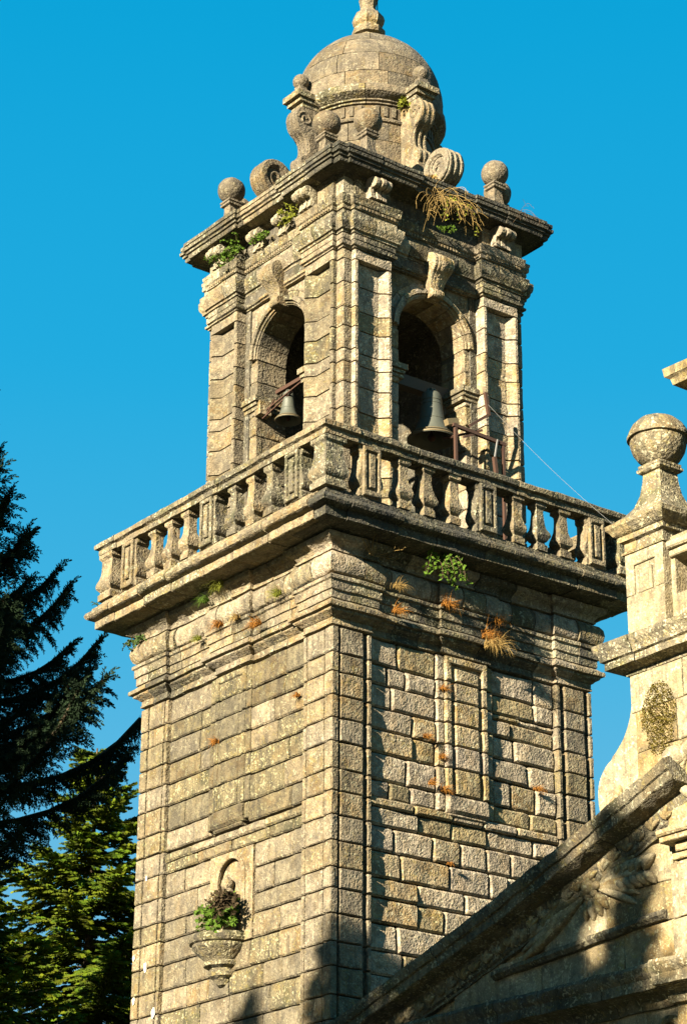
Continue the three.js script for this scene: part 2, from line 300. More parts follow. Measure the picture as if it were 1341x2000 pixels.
// niche with its carved head on the sunlit face
{
  const sh = new THREE.Shape([[-0.51, 8.98], [0.49, 8.98], [0.49, 10.24], [-0.51, 10.24]].map((p) => new THREE.Vector2(...p)));
  const arch = (r, cx, cy, y0) => { const h = new THREE.Path(); h.moveTo(cx - r, y0); h.lineTo(cx - r, cy); h.absarc(cx, cy, r, Math.PI, 0, true); h.lineTo(cx + r, y0); h.closePath(); return h; };
  sh.holes.push(arch(0.3, -0.02, 9.86, 9.1));
  const g1 = new THREE.ExtrudeGeometry(sh, { depth: 0.18, bevelEnabled: false, curveSegments: 16 }); g1.translate(0, 0, 2.05);
  const rim = new THREE.Shape(); rim.moveTo(-0.36, 9.1); rim.lineTo(-0.36, 9.86); rim.absarc(-0.02, 9.86, 0.34, Math.PI, 0, true); rim.lineTo(0.32, 9.1); rim.lineTo(0.27, 9.1); rim.lineTo(0.27, 9.86); rim.absarc(-0.02, 9.86, 0.29, 0, Math.PI, false); rim.lineTo(-0.31, 9.1); rim.closePath();
  const g2 = new THREE.ExtrudeGeometry(rim, { depth: 0.03, bevelEnabled: true, bevelSize: 0.008, bevelThickness: 0.008, bevelSegments: 1, curveSegments: 16 }); g2.translate(0, 0, 2.215);
  const niche = lay('niche', joinG([g1, g2, boxG(-0.5, 0.48, 9.0, 10.22, 2.0, 2.165)]), 'L', S.buff[3], shaft);
  const c = new THREE.LatheGeometry([[0.02, 8.42], [0.1, 8.45], [0.14, 8.52], [0.21, 8.56], [0.23, 8.61], [0.19, 8.635], [0.2, 8.66], [0.28, 8.69], [0.3, 8.735], [0.26, 8.755], [0.29, 8.79], [0.4, 8.87], [0.445, 8.93], [0.44, 8.97], [0.48, 8.985], [0.5, 9.02], [0.5, 9.06], [0.46, 9.1], [0.0, 9.105]].map(([r, y]) => new THREE.Vector2(r, y)), 28);
  c.translate(-2.2, 0, -0.16);
  const corbel = place('corbel', finish(c, 0.5, 0.008), S.olive[1], shaft);
  corbel.userData.label = 'round moulded corbel bracket below the niche';
  niche.userData.label = 'shallow round-headed niche in the sunlit shaft face';
}
// pale lichen crusts on the quoins
for (const [s, y, r, w] of [[-1.95, 8.99, 0.055, 2.303], [-2.2, 8.56, 0.045, 2.313], [-1.72, 8.32, 0.06, 2.297], [-2.0, 10.25, 0.03, 2.303], [-2.24, 9.16, 0.035, 2.313]]) {
  const pts = []; for (let k = 0; k < 14; k++) { const a = k * Math.PI / 7, q = r * rr(0.75, 1.2); pts.push(new THREE.Vector2(s + Math.cos(a) * q * 0.75, y + Math.sin(a) * q * 1.3)); }
  const g = new THREE.ExtrudeGeometry(new THREE.Shape(pts), { depth: 0.006, bevelEnabled: false }); g.translate(0, 0, w);
  lay('lichen_crust', g, 'L', S.lichen, shaft);
}
// ---- mouldings at the head of the shaft
const headPlan = rot4([[-2.3, 2.3], [-1.64, 2.3], [-1.64, 2.235], [-0.42, 2.235], [-0.42, 2.29], [0.42, 2.29], [0.42, 2.235], [1.64, 2.235], [1.64, 2.3]]);
const head = part('shaft_entablature', tower);
mouldedRing('capital_stone', head, headPlan, [[-0.02, 12.822], [0.012, 12.835], [0.012, 12.86], [0, 12.87], [0, 12.93], [0.022, 12.94], [0.045, 12.965], [0.085, 12.985], [0.1, 13.0], [0.1, 13.03], [0.15, 13.037], [0.155, 13.06], [0.15, 13.095], [0.12, 13.105], [0.05, 13.166]], { mats: S.mould, matsR: [...S.dampShade, S.wallR[1]], len: 0.8, amp: 0.009, cell: 0.12 });
mouldedRing('architrave_stone', head, headPlan, [[0.05, 13.17], [0.065, 13.176], [0.065, 13.288], [0.09, 13.296], [0.09, 13.415], [0.118, 13.43], [0.118, 13.475], [0.08, 13.5]], { mats: S.mould, matsR: [...S.dampShade, S.wallR[1]], len: 0.7, amp: 0.008, cell: 0.12 });
mouldedRing('cushion_stone', head, headPlan, [[0.06, 13.504], [0.11, 13.53], [0.14, 13.59], [0.15, 13.665], [0.135, 13.745], [0.095, 13.805], [0.05, 13.83]], { mats: [S.pale[1], S.buff[4], S.buff[3], S.buff[0], S.moss[2]], matsR: [S.wallR[1], S.wallR[5], S.dampShade[3], S.dampShade[2]], len: 0.55, jit: 0.016, amp: 0.014, gap: 0.009, cell: 0.1 });
mouldedRing('cyma_stone', head, headPlan, [[0.06, 13.834], [0.085, 13.84], [0.085, 13.866], [0.062, 13.872], [0.068, 13.9], [0.1, 13.94], [0.16, 13.968], [0.19, 13.99], [0.2, 14.005], [0.205, 14.055], [0.1, 14.083]], { mats: S.mould, matsR: [...S.dampShade, S.wallR[1]], len: 0.85, jit: 0.012, amp: 0.011, cell: 0.11 });

// ---- balcony slab
const balcony = part('balcony', tower);
place('core', finish(boxG(-2.5, 2.5, 14.1, 14.52, -2.5, 2.5)), S.dark[0], balcony);
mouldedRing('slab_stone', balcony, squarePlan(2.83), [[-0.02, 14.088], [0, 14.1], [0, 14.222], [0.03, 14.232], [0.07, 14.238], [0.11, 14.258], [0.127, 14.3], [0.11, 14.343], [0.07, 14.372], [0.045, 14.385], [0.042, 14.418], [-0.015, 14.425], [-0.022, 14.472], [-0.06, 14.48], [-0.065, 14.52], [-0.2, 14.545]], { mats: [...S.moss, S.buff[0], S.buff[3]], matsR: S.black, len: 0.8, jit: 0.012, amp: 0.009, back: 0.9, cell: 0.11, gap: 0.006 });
place('balcony_floor', finish(boxG(-2.4, 2.4, 14.5, 14.553, -2.4, 2.4)), S.moss[1], balcony);

// ---- balustrade
const balus = part('balustrade', tower);
{
  const cm = [...S.moss, S.buff[0], S.buff[1], S.buff[3]];
  const bal = [[0.001, 14.53], [0.098, 14.53], [0.098, 14.62], [0.075, 14.64], [0.07, 14.665], [0.085, 14.68], [0.115, 14.715], [0.125, 14.76], [0.115, 14.81], [0.09, 14.87], [0.075, 14.94], [0.066, 15.03], [0.064, 15.12], [0.066, 15.165], [0.085, 15.185], [0.1, 15.2], [0.1, 15.257], [0.001, 15.258]];
  const corner = bal.map(([r, y]) => [r < 0.01 ? r : r * 1.0 + 0.075, y]);
  const pierShape = () => { const sh = new THREE.Shape(), pts = bal.slice(1, -1).map(([r, y]) => [r + 0.085, y]); sh.moveTo(-pts[0][0], pts[0][1]); for (const [r, y] of pts) sh.lineTo(r, y); for (const [r, y] of pts.slice().reverse()) sh.lineTo(-r, y); sh.closePath(); return sh; };
  for (const f of ['L', 'R', 'B', 'E']) {
    for (const s of [-1.46, -1.02, -0.58, 0.58, 1.02, 1.46]) {
      const g = squareLathe(bal.map(([r, y]) => [r * rr(0.95, 1.06), y]), s + rr(-0.015, 0.015), 2.68 + rr(-0.01, 0.01)); bare(g);
      lay('baluster', roughen(bare(g), 0.007, 6, 17), f, pick(cm), balus, 0.5);
    }
    for (const s of [-2.04, 0, 2.04]) {
      const g = new THREE.ExtrudeGeometry(pierShape(), { depth: 0.2, bevelEnabled: true, bevelSize: 0.012, bevelThickness: 0.012, bevelSegments: 1 }); g.translate(s, 0, 2.57);
      const fr = [g, boxG(s - 0.145, s + 0.145, 14.53, 15.257, 2.6, 2.79)];
      for (const [a, b, c, d] of [[-0.145, -0.095, 14.6, 15.24], [0.095, 0.145, 14.6, 15.24], [-0.145, 0.145, 15.19, 15.25], [-0.145, 0.145, 14.54, 14.62], [-0.05, 0.05, 14.66, 15.15]]) fr.push(block(s + a, s + b, c, d, 2.83, 0.1, { r: 0.01, amp: 0.005 }));
      lay('panelled_pier', joinG(fr), f, pick(cm), balus, 0.5);
    }
  }
  for (const [x, z] of [[-1, 1], [-1, -1], [1, 1], [1, -1]]) place('corner_baluster', finish(squareLathe(corner, x * 2.645, z * 2.645), 0.5, 0.008), pick(cm), balus);
  mouldedRing('rail_stone', balus, squarePlan(2.82), [[-0.25, 15.26], [0, 15.26], [0, 15.34], [0.018, 15.35], [0.05, 15.362], [0.056, 15.4], [0.054, 15.432], [0.03, 15.455], [-0.1, 15.466], [-0.26, 15.455], [-0.285, 15.41], [-0.25, 15.35]], { closed: true, mats: [...S.moss, S.moss[2], S.buff[0]], matsR: S.dampShade, len: 0.9, amp: 0.011, jit: 0.008, cell: 0.12 });
}
// ---- belfry stage
const belfry = part('belfry', tower);
const PW = 1.70, BC = [14.55, 14.86, 15.16, 15.46, 15.779, 16.094, 16.395, 16.794, 17.116, 17.318, 17.677, 17.989, 18.386, 18.761, 18.925];
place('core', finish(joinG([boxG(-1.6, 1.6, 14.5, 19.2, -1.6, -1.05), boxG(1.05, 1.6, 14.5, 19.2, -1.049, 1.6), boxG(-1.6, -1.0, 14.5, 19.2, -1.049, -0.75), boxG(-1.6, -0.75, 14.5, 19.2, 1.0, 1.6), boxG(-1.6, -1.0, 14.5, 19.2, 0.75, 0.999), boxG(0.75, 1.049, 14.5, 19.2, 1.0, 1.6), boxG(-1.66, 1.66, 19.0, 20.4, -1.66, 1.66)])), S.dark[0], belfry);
for (const [x, z] of [[-1, 1], [-1, -1], [1, 1], [1, -1]]) for (let c = 0; c < BC.length - 1; c++) {
  const x0 = x > 0 ? 1.5 : -PW, z0 = z > 0 ? 1.5 : -PW, j = rr(-0.006, 0.006), gx = [];
  if (z > 0) { const g = block(x0 - 0.0, x0 + 0.2, BC[c] + GAP, BC[c + 1] - GAP, PW + j, 0.19, { r: 0.016, amp: 0.008 }); gx.push(g); } else gx.push(boxG(x0, x0 + 0.2, BC[c] + GAP, BC[c + 1] - GAP, -PW + 0.002, -1.51));
  if (x < 0) { const g = block(z0, z0 + 0.2, BC[c] + GAP, BC[c + 1] - GAP, PW + j, 0.19, { r: 0.016, amp: 0.008 }); g.applyMatrix4(FACE.L); gx.push(g); }
  place('pier_stone', finish(joinG(gx), 0.5), pick(S.buff), belfry);
}
const trough = (s, w) => [[s * 0.87, 1.6], [s * 0.87, 1.765], [s * 0.882, 1.78], [s * 0.925, 1.78], [s * 1.04, w], [s * 1.38, w], [s * 1.495, 1.78], [s * 1.538, 1.78], [s * 1.55, 1.765], [s * 1.55, 1.6]];
for (const face of ['R', 'L']) for (const s of [-1, 1]) for (let c = 0; c < BC.length - 1; c++) {
  let pts = trough(s, 1.675 + rr(-0.006, 0.006)); if (c === BC.length - 2) pts = trough(s, 1.775);
  const j = rr(-0.006, 0.006); pts = pts.map(([x, z]) => [x, z > 1.65 ? z + j : z]); if (s < 0) pts.reverse();
  const g = bare(prismY(pts, BC[c] + GAP, BC[c + 1] - GAP, 3)); roughen(g, 0.008, 5, 15);
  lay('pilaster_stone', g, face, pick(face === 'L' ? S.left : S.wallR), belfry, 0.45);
}
const ARCH = 0.62, SPRING = 18.05;
for (const face of ['R', 'L']) {
  const off = 0.03;
  // backing wall with the real opening
  const sh = new THREE.Shape([[-0.86, 14.5], [0.86, 14.5], [0.86, 19.2], [-0.86, 19.2]].map((p) => new THREE.Vector2(...p)));
  const h = new THREE.Path(); h.moveTo(-ARCH - 0.015 + off, 14.56); h.lineTo(-ARCH - 0.015 + off, SPRING); h.absarc(off, SPRING, ARCH + 0.015, Math.PI, 0, true); h.lineTo(ARCH + 0.015 + off, 14.56); h.closePath(); sh.holes.push(h);
  const wall = new THREE.ExtrudeGeometry(sh, { depth: 0.53, bevelEnabled: false, curveSegments: 20 }); wall.translate(0, 0, 1.03);
  lay('arch_wall', wall, face, S.buff[1], belfry);
  for (const s of [-1, 1]) {
    for (let c = 0; c < 11; c++) {                        // jamb stones line the reveal as well
      const y0 = BC[c] + GAP, y1 = Math.min(BC[c + 1], SPRING) - GAP, a = off + s * ARCH, b = s * 0.875, lo = Math.min(a, b), hi = Math.max(a, b);
      const rev = block(1.04, 1.572, y0, y1, 0.03, 0.04, { r: 0.01, amp: 0.008 });    // reveal skin, standing on x
      rev.applyMatrix4(s < 0 ? mat4(0, 0, 1, a - 0.03, 0, 1, 0, 0, -1, 0, 0, 2.612, 0, 0, 0, 1) : mat4(0, 0, -1, a + 0.03, 0, 1, 0, 0, 1, 0, 0, 0, 0, 0, 0, 1));
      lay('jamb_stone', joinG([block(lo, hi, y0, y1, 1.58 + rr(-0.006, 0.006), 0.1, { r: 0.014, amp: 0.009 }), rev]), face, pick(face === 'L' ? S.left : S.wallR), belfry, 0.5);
    }
    const a = off + s * (ARCH - 0.07), b = s * 0.86, lo = Math.min(a, b), hi = Math.max(a, b);   // impost
    lay('impost', joinG([boxG(lo, hi, 17.2, 17.25, 1.2, 1.61), boxG(lo - 0.0, hi + 0.0, 17.265, 17.31, 1.15, 1.635), boxG(lo - (s > 0 ? 0.03 : 0), hi + (s < 0 ? 0.03 : 0), 17.325, 17.41, 1.1, 1.665)].map((g) => g)), face, S.moss[2], belfry, 0.4);
  }
  // voussoirs with a moulded archivolt
  const nv = 9;
  for (let k = 0; k < nv; k++) if (k !== 4) {
    const a0 = Math.PI * k / nv + 0.009, a1 = Math.PI * (k + 1) / nv - 0.009;
    const wedge = (r0, r1, z0, z1) => { const w = new THREE.Shape(); const n = 5; for (let i = 0; i <= n; i++) { const a = a0 + (a1 - a0) * i / n, x = off + Math.cos(a) * r1, y = SPRING + Math.sin(a) * r1; i ? w.lineTo(x, y) : w.moveTo(x, y); } for (let i = n; i >= 0; i--) { const a = a0 + (a1 - a0) * i / n; w.lineTo(off + Math.cos(a) * r0, SPRING + Math.sin(a) * r0); } w.closePath(); const g = new THREE.ExtrudeGeometry(w, { depth: z1 - z0, bevelEnabled: false }); g.translate(0, 0, z0); return g; };
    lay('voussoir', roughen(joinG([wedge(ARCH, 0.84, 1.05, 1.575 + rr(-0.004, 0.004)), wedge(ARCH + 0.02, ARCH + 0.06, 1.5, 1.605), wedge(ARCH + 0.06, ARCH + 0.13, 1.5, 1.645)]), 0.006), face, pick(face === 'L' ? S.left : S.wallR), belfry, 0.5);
  }
  // spandrel stones above
  const sp = new THREE.Shape(); sp.moveTo(-0.865, SPRING + 0.1); for (let i = 0; i <= 20; i++) { const a = Math.PI - Math.PI * i / 20; sp.lineTo(off + Math.cos(a) * 0.85 * (i === 0 || i === 20 ? 0.98 : 1), Math.max(SPRING + 0.1, SPRING + Math.sin(a) * 0.85)); } sp.lineTo(0.865, SPRING + 0.1); sp.lineTo(0.865, 18.96); sp.lineTo(-0.865, 18.96); sp.closePath();
  const sg = new THREE.ExtrudeGeometry(sp, { depth: 0.12, bevelEnabled: false }); sg.translate(0, 0, 1.45);
  lay('spandrel_stone', sg, face, pick(S.buff), belfry);
  // scrolled keystone
  const ks = new THREE.Shape(); ks.moveTo(1.6, 18.66); ks.lineTo(1.76, 18.66); ks.bezierCurveTo(1.8, 18.68, 1.8, 18.76, 1.75, 18.78); ks.bezierCurveTo(1.76, 18.9, 1.8, 18.98, 1.88, 19.04); ks.bezierCurveTo(1.97, 19.12, 1.95, 19.28, 1.84, 19.31); ks.bezierCurveTo(1.76, 19.33, 1.7, 19.36, 1.6, 19.36); ks.closePath();
  const list = [];
  for (const [a, w, k] of [[-0.16, 0.05, 1], [-0.105, 0.05, 1.03], [-0.05, 0.1, 1.05], [0.055, 0.05, 1.03], [0.11, 0.05, 1]]) {
    const g = bare(new THREE.ExtrudeGeometry(ks, { depth: w, bevelEnabled: true, bevelSize: 0.01, bevelThickness: 0.008, bevelSegments: 2, curveSegments: 10 })); const p = g.attributes.position;
    for (let i = 0; i < p.count; i++) { const out = p.getX(i), y = p.getY(i), x = p.getZ(i) + a, t = 0.62 + 0.5 * sstep(18.66, 19.2, y); p.setXYZ(i, off - x * t, y, 1.54 + (out - 1.6) * k * 1.08); }
    list.push(g);
  }
  lay('keystone', joinG(list), face, face === 'R' ? S.wallR[4] : S.left[3], belfry, 0.7);
}
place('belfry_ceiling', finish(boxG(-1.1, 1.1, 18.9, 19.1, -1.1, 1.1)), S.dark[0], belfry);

// ---- belfry entablature
const ent = part('belfry_entablature', tower);
const entPlan = rot4([[-PW, PW], [-1.55, PW], [-1.55, 1.775], [-0.87, 1.775], [-0.87, 1.61], [0.87, 1.61], [0.87, 1.775], [1.55, 1.775], [1.55, PW]]);
mouldedRing('capital_stone', ent, entPlan, [[-0.01, 18.93], [0.02, 18.935], [0.022, 18.952], [0.055, 18.965], [0.06, 19.0], [0.03, 19.01], [0.03, 19.06], [0.042, 19.066], [0.042, 19.143], [0, 19.15]], { mats: S.mould, matsR: [...S.dampShade, S.wallR[1]], len: 0.7, cell: 0.12, amp: 0.006 });
mouldedRing('cornice_stone', ent, entPlan, [[0.02, 19.153], [0.055, 19.156], [0.055, 19.19], [0.088, 19.2], [0.092, 19.235], [0.122, 19.27], [0.132, 19.3], [0.137, 19.33], [0.137, 19.41], [0.1, 19.43], [0.055, 19.465], [0.05, 19.53]], { mats: [...S.mould, S.moss[0]], matsR: S.dampShade, len: 0.7, cell: 0.12, amp: 0.008 });
mouldedRing('dado_stone', ent, entPlan, [[0.02, 19.534], [0.07, 19.545], [0.07, 19.605], [0.095, 19.62], [0.103, 19.64], [0.103, 19.7], [0.113, 19.715], [0.113, 19.755], [0, 19.79]], { mats: [...S.mould, S.moss[2]], matsR: S.dampShade, len: 0.65, cell: 0.12, amp: 0.009 });
mouldedRing('frieze_stone', ent, entPlan, [[-0.01, 19.79], [-0.01, 20.13]], { mats: S.buff, matsR: S.dampShade, len: 0.7, amp: 0.01 });
{
  // rows of small dentils
  for (const face of ['R', 'L']) { const list = []; for (const [a, b, w] of [[-1.53, -0.89, 1.775], [-0.85, 0.85, 1.61], [0.89, 1.53, 1.775]]) for (let s = a; s < b; s += 0.058) list.push(boxG(s, s + 0.032, 19.56, 19.6, w + 0.05, w + 0.09)); const o = lay('dentil_row', joinG(list), face, S.buff[3], ent); o.userData.kind = 'stuff'; }
  // brackets under the top cornice: a ribbed scroll with a round nose
  const br = new THREE.Shape(); br.moveTo(0, 19.8); br.lineTo(0.1, 19.8); br.bezierCurveTo(0.08, 19.88, 0.07, 19.92, 0.1, 19.96); br.bezierCurveTo(0.19, 19.92, 0.24, 20.02, 0.18, 20.08); br.bezierCurveTo(0.15, 20.12, 0.1, 20.13, 0, 20.13); br.closePath();
  const bracket = (face, s, w) => {
    const list = []; for (const [a, t, k] of [[-0.14, 0.07, 1.25], [-0.035, 0.07, 1.35], [0.07, 0.07, 1.25]]) { const g = bare(new THREE.ExtrudeGeometry(br, { depth: t, bevelEnabled: true, bevelSize: 0.008, bevelThickness: 0.008, bevelSegments: 1, curveSegments: 6 })); const p = g.attributes.position; for (let i = 0; i < p.count; i++) p.setXYZ(i, s - (p.getZ(i) + a), p.getY(i), w + p.getX(i) * k); list.push(g); }
    lay('bracket', joinG(list), face, face === 'R' ? S.wallR[1] : pick(S.pale), ent, 0.7);
  };
  for (const [s, w] of [[-1.2, 1.77], [1.2, 1.77]]) { bracket('R', s, w); }
  for (const [s, w] of [[-1.25, 1.77], [-0.42, 1.6], [0.24, 1.6], [1.0, 1.77]]) bracket('L', s, w);
  for (const [x, z] of [[-1, 1], [1, 1], [-1, -1]]) place('corner_block', finish(boxG(x * 1.62 - 0.1, x * 1.62 + 0.1, 19.79, 20.12, z * 1.62 - 0.1, z * 1.62 + 0.1), 0.5, 0.006), S.pale[1], ent);
}
const topPlan = rot4([[-PW, PW], [-1.55, PW], [-1.55, 1.745], [-0.87, 1.745], [-0.87, PW], [0.87, PW], [0.87, 1.745], [1.55, 1.745], [1.55, PW]]);
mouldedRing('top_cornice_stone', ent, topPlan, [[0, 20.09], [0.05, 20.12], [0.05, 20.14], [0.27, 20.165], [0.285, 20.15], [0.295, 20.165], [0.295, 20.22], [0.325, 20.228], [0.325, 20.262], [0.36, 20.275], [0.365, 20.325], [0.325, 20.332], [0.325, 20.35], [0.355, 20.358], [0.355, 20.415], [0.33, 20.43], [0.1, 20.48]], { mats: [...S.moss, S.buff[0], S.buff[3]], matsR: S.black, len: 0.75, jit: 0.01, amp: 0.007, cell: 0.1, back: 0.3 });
place('roof_slab', finish(boxG(-1.75, 1.75, 20.35, 20.46, -1.75, 1.75)), S.moss[0], ent);

// ---- drum and dome
const CX = 0.045, CZ = 0.03, drum = part('lantern_drum', tower), dome = part('dome', tower);
const ringStone = (r0, r1, y0, y1, a0, a1, n = 6) => {   // curved stone: section is [[r, y] ...]
  const sec = Array.isArray(r0) ? r0 : [[r0, y0], [r0, y1]], q = sec.length, pos = [], idx = [], rin = Array.isArray(r0) ? r1 : r1;
  const ring = [...sec, [rin, sec[q - 1][1]], [rin, sec[0][1]]], m = ring.length, cap = THREE.ShapeUtils.triangulateShape(ring.map((p) => new THREE.Vector2(...p)), []);
  for (let i = 0; i <= n; i++) { const a = a0 + (a1 - a0) * i / n; for (const [r, y] of ring) pos.push(CX + Math.sin(a) * r, y, CZ + Math.cos(a) * r); }
  for (let i = 0; i < n; i++) for (let j = 0; j < m; j++) { const k = (j + 1) % m; idx.push(i * m + j, (i + 1) * m + j, (i + 1) * m + k, i * m + j, (i + 1) * m + k, i * m + k); }
  for (const [x, y, z] of cap) { idx.push(x, y, z); idx.push(n * m + x, n * m + z, n * m + y); }
  const g = new THREE.BufferGeometry(); g.setAttribute('position', new THREE.Float32BufferAttribute(pos, 3)); g.setIndex(idx); return g;
};
place('core', finish(new THREE.CylinderGeometry(0.97, 0.97, 2.4, 40).translate(CX, 21.5, CZ)), S.drum[1], drum);
const around = (name, parent, sec, rin, count, mats, amp = 0.006, g = 0.006, phase = 0) => { for (let k = 0; k < count; k++) { const a0 = (k + phase) * 2 * Math.PI / count, a1 = a0 + 2 * Math.PI / count; place(name, finish(ringStone(sec, rin, 0, 0, a0 + g, a1 - g, Math.max(3, Math.round(36 / count))), 0.5, amp), pick(mats), parent); } };
around('drum_stone', drum, [[1.02, 20.44], [1.02, 20.79]], 0.9, 10, S.drum, 0.006, 0.006, 0.2);
around('drum_stone', drum, [[1.02, 20.8], [1.02, 21.2]], 0.9, 10, S.drum, 0.006, 0.006, 0.6);
around('drum_stone', drum, [[1.02, 21.21], [1.02, 21.56]], 0.9, 10, S.drum, 0.006, 0.006, 0.1);
around('drum_stone', drum, [[1.02, 21.57], [1.02, 21.88]], 0.9, 10, S.drum, 0.006, 0.006, 0.45);
around('drum_band', drum, [[1.02, 21.89], [1.05, 21.9], [1.06, 21.93], [1.03, 21.96]], 0.9, 8, S.drum);
around('drum_frieze_stone', drum, [[1.02, 21.965], [1.02, 22.19]], 0.9, 8, S.drum, 0.006, 0.006, 0.4);
{ const list = []; for (let k = 0; k < 48; k++) if (k % 4 !== 3) { const g = boxG(-0.03, 0.03, 21.99, 22.17, 1.0, 1.04); g.rotateY(k * 2 * Math.PI / 48); g.translate(CX, 0, CZ); list.push(g); } place('triglyph_row', finish(joinG(list)), S.drum[1], drum).userData.kind = 'stuff'; }
around('drum_cornice_stone', drum, [[1.03, 22.195], [1.06, 22.2], [1.06, 22.23], [1.1, 22.24], [1.1, 22.265], [1.18, 22.3], [1.225, 22.335], [1.235, 22.36], [1.235, 22.44], [1.2, 22.475]], 0.8, 9, [S.drum[0], S.moss[2], S.drum[2]], 0.007);
const R0 = 1.19, YC = 22.72, dphi = [0, 0.3, 0.62, 0.94, 1.22, 1.42];
around('dome_stone', dome, [[R0, 22.47], [R0 + 0.005, 22.6], [R0, YC - 0.005]], 0.9, 11, S.drum, 0.006, 0.005, 0.3);
for (let k = 0; k < dphi.length - 1; k++) {
  const sec = []; for (let i = 0; i <= 4; i++) { const f = dphi[k] + 0.004 + (dphi[k + 1] - dphi[k] - 0.008) * i / 4; sec.push([R0 * Math.cos(f), YC + R0 * 1.03 * Math.sin(f)]); }
  around('dome_stone', dome, sec, 0.05, [11, 9, 8, 6, 4][k], S.drum, 0.006, 0.005 / Math.cos(dphi[k]), [0.1, 0.55, 0.2, 0.7, 0.3][k]);
}
place('core', finish(new THREE.SphereGeometry(1.16, 32, 16, 0, 7, 0, 1.6).scale(1, 1.03, 1).translate(CX, YC, CZ)), S.drum[1], dome);
const spire = place('spire_finial', finish(squareLathe([[0.3, 23.82], [0.23, 23.9], [0.205, 24.0], [0.205, 24.08], [0.26, 24.1], [0.275, 24.14], [0.27, 24.2], [0.215, 24.23], [0.215, 24.27], [0.25, 24.32], [0.26, 24.4], [0.24, 24.48], [0.18, 24.53], [0.13, 24.58], [0.12, 24.66], [0.14, 24.74], [0.16, 24.8], [0.13, 24.86], [0.1, 24.95], [0.06, 25.3], [0.0, 25.4]], CX, CZ, 8), 0.5, 0.01), S.buff[3], dome);
place('lightning_rod', finish(new THREE.CylinderGeometry(0.008, 0.008, 1.6, 6).translate(CX + 0.17, 24.95, CZ + 0.02)), M.rust, dome);
place('rod_clamp', finish(boxG(CX + 0.1, CX + 0.2, 24.3, 24.33, CZ, CZ + 0.04)), M.rust, dome);

// ---- ball finials above the pilasters
const ballProfile = [[0.001, 20.4], [0.2, 20.4], [0.2, 20.5], [0.16, 20.54], [0.11, 20.62], [0.085, 20.74], [0.078, 20.86], [0.082, 20.91]];
for (const [x, z] of [[-1.68, 1.24], [-1.68, -1.24], [-1.24, 1.68], [1.24, 1.68], [1.68, 1.24], [1.68, -1.24], [1.24, -1.68], [-1.24, -1.68]]) {
  const f = part('ball_finial', tower), m = pick(S.drum);
  place('pedestal', finish(squareLathe([...ballProfile, [0.118, 20.925], [0.122, 20.955], [0.1, 20.965], [0.125, 20.98], [0.125, 21.01], [0.001, 21.03]], x, z), 0.5, 0.006), pick(S.drum), f);
  const s = new THREE.SphereGeometry(0.215, 28, 20); s.translate(x, 21.215, z); place('ball', finish(s, 1.2, 0.009), m, f);
}
